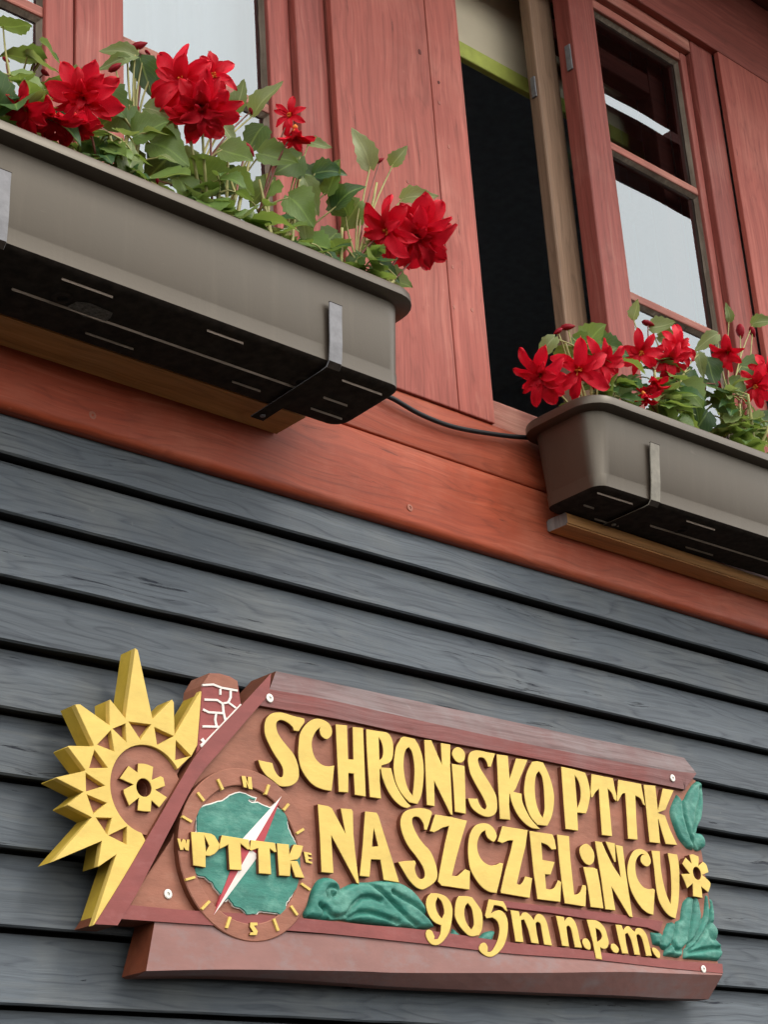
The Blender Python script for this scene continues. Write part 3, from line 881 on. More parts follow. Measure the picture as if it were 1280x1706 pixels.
def slab(name, loops, yf, yb, mats, parent, cham=.0006, label=None, side_smooth=False):
    """loops: [outer, hole, ...] in wall (x,z) metres; front at yf, back at yb; mats: front, side"""
    vs, fs, mi = [], [], []
    front = []; base = 0
    for li, Lp in enumerate(loops):
        a = area(Lp)
        if (li == 0 and a < 0) or (li > 0 and a > 0): Lp = Lp[::-1]
        IN = inset(Lp, cham) if cham else Lp
        n = len(Lp)
        b = len(vs)
        for (x, z) in IN: vs.append((x, yf, z))
        for (x, z) in Lp: vs.append((x, yf + cham, z))
        for (x, z) in Lp: vs.append((x, yb, z))
        for k in range(n):
            k2 = (k + 1) % n
            if cham: fs.append((b + k, b + n + k, b + n + k2, b + k2)); mi.append(0)
            fs.append((b + n + k, b + 2 * n + k, b + 2 * n + k2, b + n + k2)); mi.append(1)
        front.append((b, [Vector((x, z, 0)) for x, z in IN]))
    tri = tessellate_polygon([f[1] for f in front])
    idx = []
    for b, L in front: idx += [b + k for k in range(len(L))]
    for t in tri:
        f = tuple(idx[k] for k in t)
        p = [vs[k] for k in f]
        ar = (p[1][0] - p[0][0]) * (p[2][2] - p[0][2]) - (p[2][0] - p[0][0]) * (p[1][2] - p[0][2])
        fs.append(f if ar > 0 else f[::-1]); mi.append(0)
    o = build(name, vs, fs, mats, parent, mi, label=label)
    return o
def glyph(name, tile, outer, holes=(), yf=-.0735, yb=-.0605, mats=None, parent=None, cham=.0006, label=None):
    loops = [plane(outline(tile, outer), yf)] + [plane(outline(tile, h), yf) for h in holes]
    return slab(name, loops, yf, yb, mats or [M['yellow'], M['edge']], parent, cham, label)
def circle(cx_, cz_, r, n=40): return [(cx_ + r * math.cos(2 * math.pi * k / n), cz_ + r * math.sin(2 * math.pi * k / n)) for k in range(n)]
def poly(pts, Y): return plane(pts, Y)

YR, YF, YB = -.0650, -.0730, -.0300     # carved ground, raised face, back of the board
c0 = at(700, 1600, YB)
sign = thing('carved_sign', 'carved wooden sign in the shape of a lodge with yellow lettering, sun and compass', 'sign', (c0.x, YB, c0.z))

# board the lettering is carved into
panel_pts = [(428, 1150), (600, 1180), (900, 1243), (1140, 1290), (1160, 1300), (1159, 1385), (1170, 1420), (1178, 1470), (1186, 1520), (1190, 1560), (1197, 1604), (1199, 1612),
             (1000, 1594), (860, 1580), (700, 1563), (560, 1550), (480, 1543), (440, 1549), (380, 1547), (330, 1532), (210, 1522), (230, 1480), (285, 1400), (330, 1290), (400, 1205)]
slab('board', [poly(panel_pts, YR)], YR, YB, [M['brown'], M['edge']], sign, .001)

# roof: top band and sloping left band
top_lo = [(433, 1175), (580, 1200.6), (710, 1229), (850, 1255), (990, 1284), (1130, 1312.5), (1141, 1315.5)]
top_mid = [(449, 1148), (560, 1168), (700, 1200), (850, 1233), (985, 1260), (1100, 1281), (1161, 1288)]
top_hi = [(460, 1118), (560, 1139), (700, 1169), (850, 1201), (960, 1225), (1060, 1245), (1140, 1262)]
def strip(name, rows, mats, parent, back=YB, label=None, sub=6):
    """rows: list of (pixel polyline, Y); lofted front plus a rim going back to the board's back"""
    R_ = []
    for pts, y in rows:
        q = [at(px, py, y) for px, py in pts]
        R_.append(spline(q, sub))
    n = len(R_[0]); vs = []; fs = []; mi = []
    for r in R_: vs += r
    for i in range(len(R_) - 1):
        for k in range(n - 1): fs.append((i * n + k, i * n + k + 1, (i + 1) * n + k + 1, (i + 1) * n + k)); mi.append(0)
    rim = [k for k in range(n)] + [i * n + n - 1 for i in range(1, len(R_))] + [(len(R_) - 1) * n + k for k in range(n - 2, -1, -1)] + [i * n for i in range(len(R_) - 2, 0, -1)]
    b = len(vs)
    for k in rim: vs.append(Vector((vs[k].x, back, vs[k].z)))
    m = len(rim)
    for k in range(m): fs.append((rim[k], rim[(k + 1) % m], b + (k + 1) % m, b + k)); mi.append(1)
    return build(name, vs, fs, mats, parent, mi, label=label)
M['roof_grey'] = wood('greyed_roof', (.155, .080, .078), (.215, .120, .115), (.225, .195, .195), 'X', crack=.5, wear=1.0, bump=.5, rough=.75, jitter=False, grain=1.3, streaks=.6)
rb = strip('roof_band', [(top_lo, YF), (top_mid, YF - .0005), (top_hi, YF + .012)], [M['roof'], M['edge'], M['roof_grey']], sign, label='weathered mauve roof band along the top')
for i, pp in enumerate(rb.data.polygons):
    if 36 <= i < 72: pp.material_index = 2
left_out = [(452, 1121), (403, 1174), (335, 1247), (303, 1296), (270, 1353), (218, 1442), (189, 1490), (158, 1539)]
left_in = [(448, 1158), (420, 1189), (372, 1245), (329, 1297), (291, 1367), (253, 1440), (228, 1488), (196, 1541)]
strip('roof_band', [(left_out, YF + .001), (left_in, YF - .0012)], [M['mauve'], M['edge']], sign)
# bottom band and the band above the height line
b_hi = [(206, 1506), (310, 1515.6), (400, 1521), (503, 1529), (610, 1540), (710, 1549), (857, 1570), (920, 1576), (1037, 1590), (1120, 1599), (1204, 1605)]
b_lo = [(198, 1530), (310, 1538), (400, 1544), (472, 1549), (560, 1556), (710, 1572), (840, 1587), (920, 1593), (1000, 1599), (1100, 1610.5), (1205, 1621)]
strip('bottom_band', [(b_hi, YF), (b_lo, YF - .0006)], [M['mauve'], M['edge']], sign)
slab('middle_band', [poly([(838, 1500), (910, 1508), (1025, 1521.5), (1106, 1534), (1100, 1553), (1079, 1545), (1000, 1534), (920, 1521), (838, 1511)], YF + .003)], YF + .003, YR + .001, [M['mauve'], M['edge']], sign, .0008)
# base beam with hand-hewn underside
fb_hi = [(258, 1534), (330, 1538), (400, 1544), (480, 1552), (600, 1560), (710, 1570), (860, 1587), (1008, 1599), (1110, 1611), (1203, 1620.5)]
fb_lo = [(243.5, 1617), (330, 1615), (400, 1614.5), (480, 1615.5), (600, 1617.5), (677, 1620), (900, 1620), (1038, 1618.5), (1120, 1621), (1204, 1624)]
fb_un = [(228, 1626), (330, 1625), (400, 1627), (480, 1631), (600, 1639), (677, 1644), (900, 1653), (1038, 1658), (1110, 1662), (1181, 1664)]
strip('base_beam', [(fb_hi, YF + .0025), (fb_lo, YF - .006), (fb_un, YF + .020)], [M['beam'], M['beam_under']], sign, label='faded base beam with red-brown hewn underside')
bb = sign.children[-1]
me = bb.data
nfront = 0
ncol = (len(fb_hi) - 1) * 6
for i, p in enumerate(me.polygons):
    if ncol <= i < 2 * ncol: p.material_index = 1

# ---- lettering
LET = [
 ('A', "700,215! 705,260! 640,360 625,385! 560,375! 545,330 480,270 400,235 345,250 325,300 345,400 400,490 480,590 560,690 610,810 630,930 615,1030 550,1095 460,1120 370,1110 280,1040 190,970 120,870 85,765! 170,785 275,805! 300,890 340,960 390,997 415,970 415,890 380,810 300,690 230,560 180,440 168,330 190,220 260,150 360,130 450,145 560,180 650,200", ()),
 ('A', "1100,840! 1085,1000 1065,1180! 950,1160 820,1100 720,990 650,860 620,700 625,560 640,430 690,330 770,250 860,215 950,230 1030,280 1070,360 1060,440 1000,490 930,450 905,380 912,330! 860,380 820,450 800,540 815,660 860,760 940,830 1020,850", ()),
 ('B', "78,130! 230,145! 245,595! 315,600! 305,165! 445,180! 480,1095! 335,1070! 320,790! 250,780! 245,1040! 120,1030!", ()),
 ('B', "485,195! 640,220 770,245 830,330 848,450 835,580 790,645 690,680! 690,705! 818,715! 840,800 880,930 950,1060 1030,1170 1085,1220! 1030,1245 950,1220 850,1130 760,990 700,830 680,725! 666,730! 668,900! 685,1122! 535,1100! 510,740! 490,400!", ("652,305! 690,370 712,480 700,570 662,610!",)),
 ('B', "950,310! 1000,295 1135,325! 1190,420 1235,560 1253,720 1245,920 1220,1080 1170,1195! 1060,1170! 960,1060 880,900 852,720 862,560 885,430 930,350", ("1053,435! 1095,500 1120,620 1130,760 1120,940 1105,1080! 1050,1000 1005,860 985,700 990,560 1015,470",)),
 ('C', "140,98! 235,103! 375,430! 360,140! 488,160! 485,430! 518,1105! 490,1090! 270,640! 280,985! 175,965! 150,350!", ()),
 ('C', "505,415! 678,445! 695,1085! 550,1055! 525,650!", ()),
 ('C', "580,195 640,215 680,270 680,350 640,400 580,395 530,340 510,280 530,225", ()),
 ('C', "1085,280! 1055,370 1030,460! 990,455! 970,390 930,340 870,335 858,380 890,480 960,590 1040,720 1095,830 1112,940 1105,1050 1060,1105 990,1125 910,1105 820,1050 760,980 722,875! 790,880 850,880! 870,940 910,1000 950,1022 970,990 950,920 900,820 830,700 760,560 728,430 725,340 750,270 810,240 880,240 980,262", ()),
 ('D', "-15,130! 135,150! 157,460! 245,185! 398,203! 330,370 275,500 240,590! 208,628! 318,655! 330,760 380,880 450,1000 570,1130! 450,1110 350,1040 260,930 190,780 162,660! 156,660! 152,800! 168,1005! 30,990! 5,560!", ()),
 ('D', "460,228! 530,222! 605,240! 660,350 715,500 750,670 745,830 715,970 660,1085! 530,1070! 450,980 390,850 355,680 355,540 380,400 415,310", ("548,355! 590,430 612,560 620,700 625,860 600,975! 550,890 510,760 495,620 498,490 515,400",)),
 ('D', "845,295! 1020,330! 1165,375! 1200,470 1228,600 1230,700 1200,850 1175,920! 1060,905! 1072,1150! 905,1125! 880,800!", ("1025,405! 1080,500 1105,620 1100,740 1060,850!",)),
 ('E', "130,232! 415,288! 442,430! 466,530! 462,598! 430,570! 400,490 345,425! 375,720! 405,1062! 270,1045! 240,640! 228,430! 180,480 150,540! 125,545! 118,470!", ()),
 ('E', "485,308! 790,365! 815,500! 845,655! 820,640! 780,560 715,520! 725,800! 745,1110! 618,1095! 600,800! 580,490! 540,500 490,590! 470,598! 472,525!", ()),
 ('E', "825,375! 980,388! 1015,720! 1080,425! 1225,450! 1160,600 1115,710! 1010,750! 1110,785! 1150,900 1190,1000 1275,1180! 1120,1165! 1070,1010! 1022,835! 1016,835! 1045,1158! 905,1140! 870,800!", ()),
 ('F', "80,155! 220,180! 270,210! 340,340! 450,550! 385,210! 530,220! 548,250! 555,550! 580,800! 632,1220! 600,1205! 258,570! 290,1075! 130,1060! 110,600!", ()),
 ('F', "712,250! 865,268! 890,310! 960,540! 1060,850! 1168,1200! 960,1165! 915,895! 790,890! 770,1125! 640,1110! 680,700! 700,400!", ("825,470! 885,715! 803,720!",)),
 ('G', "565,190! 530,310 495,420! 460,415! 450,340 400,260 340,240 300,270 310,360 370,490 450,600 540,700 600,830 632,960 630,1060 580,1130 500,1185 430,1212 350,1180 260,1090 190,980 110,845! 220,830 335,825! 350,860! 335,930 360,1020 410,1070 460,1050 465,980 430,890 350,770 250,640 180,500 145,370 150,260 200,175 300,135 420,125 510,145 550,165!", ()),
 ('G', "605,210! 820,245! 1030,295! 950,560! 890,780! 830,1025! 900,1030 960,980 1005,940! 1070,965! 1065,1215! 690,1160! 642,1105! 668,950! 735,600! 790,365! 700,390 650,420 590,450! 535,435! 560,350!", ()),
 ('H', "475,625! 440,800 385,1020! 280,1000 180,930 90,810 30,680 5,500 10,330 40,210 100,120 190,88 280,100 350,160 388,250 370,310 340,335 270,290 240,230 235,180! 180,220 140,300 125,400 150,510 210,600 300,650 380,640 430,615!", ()),
 ('H', "460,125! 800,180! 770,400! 720,600! 655,895! 700,905 740,860 765,795! 860,820! 825,1085! 445,1020! 440,990! 500,720! 570,470! 605,318! 540,320 460,355! 400,330! 425,250!", ()),
 ('H', "822,190! 1130,235! 1160,310! 1180,435! 1120,440! 1060,380 980,345! 998,575! 1160,605! 1105,775! 1030,768! 1045,960! 1100,970 1150,950 1180,900 1205,845! 1245,870! 1235,1138! 930,1100! 880,760!", ()),
 ('I', "150,158! 310,180! 330,500! 380,960! 430,950 465,910 490,830! 530,835! 540,870! 530,1120! 255,1075! 220,850! 180,500!", ()),
 ('I', "500,590! 640,600! 685,620! 720,800! 770,1145! 600,1125! 560,850!", ()),
 ('I', "530,282 580,300 625,355 648,430 640,520 590,565 530,545 480,480 450,390 465,320", ()),
 ('I', "655,245! 750,260! 800,380! 900,580! 1000,730! 975,560! 930,295! 1025,315! 1060,600! 1110,950! 1160,1265! 1115,1250! 1000,1060! 875,850! 930,1170! 795,1155! 740,750!", ()),
 ('I', "795,250! 920,275! 935,525! 915,525!", ()),
 ('J', "415,735! 405,900 395,1070! 320,1045 240,980 150,850 90,720 55,560 50,430 80,310 130,220 200,190 270,205 330,260 362,350 345,405 300,425 240,380 225,320 245,275 280,265! 230,262 180,310 155,400 165,530 200,620 260,695 330,725 390,718!", ()),
 ('J', "370,212! 480,220! 495,450 530,650 575,810 625,925! 635,750 630,560 615,400 585,245! 712,265! 735,400 742,600 730,900 690,1120! 600,1075 520,980 460,850 425,650 405,450", ()),
 ('K', "150,220! 250,225 350,265 410,340 438,440 425,600 390,740 330,840 270,895 200,915 130,880 85,800 85,730 120,705 165,725 200,800! 190,835! 240,830! 275,760 285,650! 200,610 130,530 90,420 85,330 110,260", ("240,275! 290,330 320,420 325,490 295,558! 250,500 220,430 212,350",)),
 ('K', "520,258! 620,258 700,275! 770,370 825,460 840,580 830,700 790,780! 680,795 600,740 520,640 470,530 472,400 490,310", ("638,350! 690,420 715,540 720,640 690,705! 640,640 605,560 595,460 610,390",)),
 ('K', "920,300! 1115,330! 1150,390! 1170,468! 1140,450! 1090,400 990,378! 950,490! 1010,455 1080,450 1140,500 1175,600 1170,760 1130,900 1070,990 1000,1050 930,1070 860,1045 800,990 790,940 820,890 870,880 905,930 905,1000! 960,990 1020,890 1055,780 1060,680 1030,590 970,545! 890,555! 870,520!", ()),
 ('L', "90,125! 200,140! 220,215! 250,165 300,155 360,200 400,255! 430,195 470,175 530,205 575,290 605,420 645,600! 540,585! 510,420 490,310 450,280! 425,300! 440,430! 470,575! 370,560! 320,370 270,250! 230,260! 245,420! 265,555! 158,545!", ()),
 ('L', "695,200! 800,215! 815,270! 850,225 900,225 950,280 985,380 1010,500 1045,630! 950,620! 920,480 895,370 860,330! 835,350! 850,470! 870,612! 780,600! 740,400!", ()),
 ('L', "1060,510 1110,505 1150,560 1160,630 1140,655 1085,630 1050,560", ()),
 ('M', "65,172! 180,180 250,215 310,290 345,400 360,480 340,545 290,562 245,540! 272,705! 190,690! 150,480! 100,300!", ("185,285! 240,320 270,390 250,440 205,468!",)),
 ('M', "395,500 440,495 490,550 490,600 460,617 420,600 390,550", ()),
 ('M', "450,238! 530,245! 555,310! 590,265 630,262 670,300 705,335! 730,290 780,285 830,320 870,390 905,520 935,655! 860,655! 825,500 790,400 750,365! 728,380! 750,500! 778,645! 705,638! 660,450 610,350! 578,365! 590,480! 622,628! 540,622! 490,430!", ()),
 ('M', "945,545 990,555 1040,610 1042,675 1010,680 970,640 940,580", ()),
]
for i, (t, o_, h_) in enumerate(LET):
    small = i >= 29
    glyph('letter', t, o_, h_, yf=YF - (.0004 if not small else .0018), yb=YR + .001, parent=sign)

# ---- compass with the map and the club letters
cc = at(412, 1427, YF)
def fit_circle(pts, Y):
    Q = plane(pts, Y)
    a = [[0.0] * 4 for _ in range(3)]
    for x, z in Q:
        row = (x, z, 1.0, -(x * x + z * z))
        for r in range(3):
            for c_ in range(4): a[r][c_] += row[r] * row[c_]
    for i in range(3):
        p = a[i][i]
        for j in range(i, 4): a[i][j] /= p
        for r in range(3):
            if r != i:
                f = a[r][i]
                for j in range(i, 4): a[r][j] -= f * a[i][j]
    D_, E_, F_ = a[0][3], a[1][3], a[2][3]
    return -D_ / 2, -E_ / 2, math.sqrt(max(1e-9, D_ * D_ / 4 + E_ * E_ / 4 - F_))
ocx, ocz, orr = fit_circle([(371, 1290), (294, 1400), (298, 1447), (325, 1510), (430, 1562), (482, 1543), (524, 1412)], YF)
icx, icz, irr = fit_circle([(394, 1312), (321, 1367), (345, 1333), (494, 1394), (440, 1324), (434, 1535)], YF)
ring = slab('compass', [circle(ocx, ocz, orr, 64), circle(icx, icz, irr, 56)], YF - .0016, YR + .012, [M['brown'], M['edge']], sign, .0012, 'compass rose with green map, needle and yellow club letters')
slab('disc', [circle(icx, icz, irr + .002, 56)], YF + .0030, YF + .008, [M['brown'], M['edge']], ring, 0)
def jag(P, amp, k):
    out = []
    for i in range(len(P)):
        a, b = P[i], P[(i + 1) % len(P)]
        n = max(1, int(math.hypot(b[0] - a[0], b[1] - a[1]) / 3.2))
        for s in range(n):
            x = a[0] + (b[0] - a[0]) * s / n; y = a[1] + (b[1] - a[1]) * s / n
            out.append((x + amp * noise.noise((x * .35, y * .35, k)), y + amp * noise.noise((x * .35, y * .35, k + 9))))
    return out
def pts(tile, s): return [(x, y) for x, y, c in parse(tile, s)]
mp = pts('N', "320,545 370,515 430,490 500,475 590,440 640,435 700,400 760,360 830,325 880,315 960,340 1020,370 1090,395 1080,425 1010,405 995,430 1040,455 1080,460 1120,455 1250,515") + pts('O', "500,370 550,385 600,430 630,490 635,570 645,640 680,710 720,790 740,830") + [(505, 1440)] + \
     pts('Q', "800,205 790,270 720,370 615,515 620,600 630,680 625,740 600,735 540,680 500,640 430,635 340,630 290,610 250,620 220,650 140,665 90,665 60,610 0,570") + pts('P', "820,720 760,650 735,615 690,640 600,520 560,480 520,410 460,360 400,310 350,310 290,285 280,210") + pts('N', "312,830 312,700")
mpj = jag(mp, 1.3, 1)
mpw = inset(plane(mpj, YF - .0005)[::-1] if area(plane(mpj, YF - .0005)) < 0 else plane(mpj, YF - .0005), -.0014)
slab('map_edge', [mpw], YF + .0004, YF + .004, [M['white'], M['white']], ring, 0)
slab('map', [plane(mpj, YF - .0014)], YF - .0014, YF + .004, [M['teal'], M['teal']], ring, .0006, 'green country map on the compass')
# needle: two coloured halves, folded along the middle
tp, bt, lf, rt, ct = (469.4, 1326), (356, 1524), (404.5, 1397), (431, 1425), (417.5, 1414)
def facet(name, a, b, c_, mat):
    A, B, C_ = at(*a, YF - .0022), at(*b, YF - .0022), at(*c_, YF - .0048)
    vs = [A, B, C_] + [Vector((p.x, YF + .002, p.z)) for p in (A, B, C_)]
    build(name, vs, [(0, 1, 2), (0, 3, 4, 1), (1, 4, 5, 2), (2, 5, 3, 0)], mat, ring)
facet('needle', tp, lf, ct, M['white']); facet('needle', tp, rt, ct, M['crimson'])
facet('needle', bt, lf, ct, M['crimson']); facet('needle', bt, rt, ct, M['white'])
CL = [('N', "230,843! 400,852! 500,868! 545,895! 590,970! 612,1005! 597,1080! 540,1140! 480,1165! 425,1160! 425,1318! 260,1290!", ("405,890! 470,1030! 430,1110!",)),
      ('N', "640,888! 1000,945! 1015,1070! 985,1080! 890,1000! 905,1355! 745,1345! 725,1015! 640,1060! 603,1075! 617,985!", ()),
      ('O', "150,790! 470,830! 490,950! 460,955! 400,905! 420,1250! 255,1235! 245,900! 150,935! 130,920!", ()),
      ('O', "494,835! 655,850! 660,990! 720,850! 845,870! 810,1000! 770,1050! 670,1062! 770,1075! 865,1300! 740,1285! 676,1100! 672,1275! 525,1265!", ())]
for t, o_, h_ in CL: glyph('letter', t, o_, h_, yf=YF - .0072, yb=YF, parent=ring)
for t, o_ in (('N', "900,97! 955,100! 990,210! 985,108! 1035,112! 1050,280! 1000,270! 960,170! 975,258! 930,250!"),
              ('N', "45,930! 85,935! 100,985! 120,935! 155,950! 165,1000! 175,945! 210,945! 200,1095! 160,1090! 130,1045! 125,1085! 85,1085!"),
              ('O', "850,945! 950,965! 965,1000! 905,985! 915,1015! 965,1030! 962,1050! 912,1045! 920,1070! 968,1085! 965,1110! 880,1090!"),
              ('Q', "140,770! 235,772! 235,810! 190,815! 240,885! 225,940! 130,938! 140,905! 180,900! 135,830!")):
    glyph('letter', t, o_, (), yf=YF - .0046, yb=YF, parent=ring, cham=.0004)
def stroke(name, tile, P, w, yf, yb, mat, parent):
    ox, oy, k = T[tile]
    Q = [Vector((ox + x / k, oy + y / k)) for x, y in P]
    L, R_ = [], []
    for i, q in enumerate(Q):
        d = (Q[min(i + 1, len(Q) - 1)] - Q[max(i - 1, 0)]).normalized()
        n = Vector((-d.y, d.x)) * w / 2
        L.append(tuple(q + n)); R_.append(tuple(q - n))
    return slab(name, [plane(L + R_[::-1], yf)], yf, yb, [mat, mat], parent, .0002)
for t, a, b in (('N', (590, 140), (655, 280)), ('N', (320, 320), (405, 430)), ('N', (115, 635), (240, 710)), ('O', (390, 55), (345, 185)), ('O', (655, 310), (585, 395)), ('O', (855, 645), (760, 705)),
                ('P', (160, 360), (285, 325)), ('P', (375, 755), (480, 645)), ('P', (755, 855), (705, 1005)), ('Q', (455, 720), (515, 880)), ('Q', (685, 550), (770, 670)), ('Q', (820, 250), (940, 335))):
    stroke('tick', t, (a, b), 4.2, YF - .0040, YF, M['yellow'], ring)

# ---- sun with rays
SY = YF + .002
hole = at(239.5, 1312, SY); hr = (at(252, 1312, SY) - at(227, 1312, SY)).length / 2
SUNP = [(225.6, 1079.4), (230, 1083), (254.5, 1197), (287, 1165), (290, 1170), (291, 1224), (334, 1151), (336, 1152), (329, 1241), (320, 1258), (300, 1281), (270, 1343), (248, 1410), (163, 1538), (155, 1541),
        (194, 1423), (165, 1443), (163, 1443), (170, 1400.6), (91, 1434), (88, 1435), (153, 1361.5), (149, 1359), (113, 1341), (113, 1339.5), (139, 1319), (93.7, 1296), (94, 1294.5), (141.4, 1284), (142, 1282),
        (113.5, 1244), (115, 1242), (156, 1243), (156, 1240), (125, 1173.5), (134, 1173), (182.7, 1208), (182.5, 1166), (184, 1165), (209, 1196)]
tris = [('R', "820,920! 955,865! 965,1060!"), ('R', "990,845! 1228,875! 1115,1035!"), ('R', "655,1090! 800,935! 835,1160!"), ('R', "568,1340! 625,1145! 765,1335!"),
        ('T', "595,175! 800,310! 600,372!"), ('T', "608,405! 820,495! 680,610!"), ('T', "705,650! 875,655! 825,830!"), ('T', "840,840! 1035,745! 1030,935!"),
        ('S', "240,840! 445,935! 270,1030!"), ('S', "470,980! 630,1145! 462,1190!")]
scx, scz, sr = fit_circle([(236.6, 1241), (180.5, 1299), (214, 1372.5), (287, 1265), (200, 1262)], SY)
def ring_arc():
    out = []
    return out
sunb = slab('sun', [plane(SUNP, SY + .0085), circle(hole.x, hole.z, hr, 24)], SY + .0085, YB - .001, [M['brown'], M['yellow_shaded']], sign, .0008, 'yellow carved sun with pointed rays')
for p in sunb.data.polygons:
    # the drilled hole stays brown inside
    c_ = p.center + root_loc(sunb)
    if math.hypot(c_.x - hole.x, c_.z - hole.z) < hr * 1.06 and abs(p.normal.y) < .5: p.material_index = 0
disc_cut = circle(scx, scz, sr, 48)
# yellow face: the plate is pierced by triangles and by the centre disc; the disc runs out under the roof band
yl = plane(SUNP, SY)
near = lambda p: (p[0] - scx) ** 2 + (p[1] - scz) ** 2
pa = at(299, 1279, SY); pb = at(236.5, 1387, SY)
a0 = math.atan2(pa.z - scz, pa.x - scx); a1 = math.atan2(pb.z - scz, pb.x - scx)
while a1 < a0: a1 += 2 * math.pi
arc = [(scx + sr * .995 * math.cos(a0 + (a1 - a0) * k / 40), scz + sr * .995 * math.sin(a0 + (a1 - a0) * k / 40)) for k in range(41)]
i0 = SUNP.index((320, 1258)); i1 = SUNP.index((248, 1410))
yl = plane(SUNP[:i0 + 1], SY) + arc + plane(SUNP[i1:], SY)
slab('sun_face', [yl] + [plane(outline(t, s), SY) for t, s in tris], SY, SY + .0083, [M['yellow'], M['edge']], sunb, .0005)
for o in [sunb.children[0]]:
    # outer edge of the face continues the yellow ray sides, the pierced triangles stay brown
    nout = len(yl)
    for i, p in enumerate(o.data.polygons):
        if i < nout * 2: p.material_index = 1 if i % 2 else 0
    o.data.materials.clear()
    for m_ in (M['yellow'], M['yellow_shaded'], M['brown']): o.data.materials.append(m_)
    k = 0
    for i, p in enumerate(o.data.polygons):
        if p.material_index == 1 and i >= nout * 2: p.material_index = 2
# the centre disc stops under the roof band
q0 = at(312, 1296, SY); q1 = at(228, 1442, SY)
ld = Vector((q1.x - q0.x, q1.z - q0.z)).normalized(); ln = Vector((-ld.y, ld.x))
if ln.x < 0: ln = -ln
def clip(P_):
    out = []
    for x, z in P_:
        e_ = (Vector((x, z)) - Vector((q0.x, q0.z))).dot(ln)
        if e_ > 0: x -= ln.x * e_; z -= ln.y * e_
        out.append((x, z))
    return out
slab('centre', [clip(circle(scx, scz, sr * .985, 48)), circle(hole.x, hole.z, hr * 1.02, 24)], SY + .0050, SY + .0088, [M['brown'], M['edge']], sunb, 0)
fl_s = "450,10! 530,15 612,45! 598,185! 690,145! 720,160! 740,250! 635,290! 760,370! 675,480! 595,405! 585,525! 505,520 445,510! 458,375! 355,460! 300,330! 295,290! 400,235! 255,170! 350,35! 445,105!"
slab('flower', [plane(outline('U', fl_s), SY - .0008), circle(hole.x, hole.z, hr, 24)], SY - .0008, SY + .0060, [M['yellow'], M['edge']], sunb, .0006)
f2 = "875,270! 925,262 995,290! 1000,330! 993,420! 1055,360! 1100,400 1130,500! 1045,535! 1140,620 1155,680 1125,770! 1030,690! 1040,740! 1050,845! 925,820! 920,650! 845,715! 810,620! 765,525! 880,520! 780,390! 825,305! 905,385!"
h2 = at(1040 + 957 / 8, 1390 + 520 / 8, YF)
slab('flower', [plane(outline('J', f2), YF - .003), circle(h2.x, h2.z, .0105, 20)], YF - .003, YR + .001, [M['yellow'], M['edge']], sign, .0006)
slab('flower_centre', [circle(h2.x, h2.z, .0112, 20)], YR - .001, YR + .001, [M['soffit'], M['soffit']], sign, 0)

# ---- chimney
CHY = YF + .004
ch = slab('chimney', [poly([(349, 1121), (366, 1121.5), (384, 1126.5), (396.6, 1134), (402, 1172), (399, 1186), (326, 1262), (329, 1240), (336.5, 1142)], CHY)], CHY, YB - .0005, [M['brick'], M['brown']], sign, .001, 'little brick chimney with white mortar')
slab('cap', [poly([(349.5, 1121.6), (366, 1122), (383.5, 1127), (396.2, 1134.5), (397.2, 1148.5), (338, 1138.5)], CHY - .0012)], CHY - .0012, CHY + .002, [M['brown'], M['brown']], ch, .0006)
for P, w in (([(755, 390), (870, 385), (960, 420), (1130, 450)], 3.6), ([(945, 430), (945, 495)], 3.4), ([(1055, 450), (1055, 520), (1030, 575), (975, 585)], 3.6), ([(775, 545), (910, 550), (970, 590), (980, 690), (1000, 768)], 3.8),
             ([(1030, 575), (1110, 635)], 3.2), ([(760, 650), (820, 680), (970, 690)], 3.8), ([(900, 690), (890, 760), (905, 830)], 3.6), ([(755, 830), (930, 835)], 3.8), ([(1170, 600), (990, 790), (740, 1050)], 4.6), ([(745, 965), (775, 1000), (742, 1040)], 6)):
    stroke('mortar', 'S', P, w, CHY - .0014 - random.uniform(0, .0004), CHY + .001, M['white'], ch)

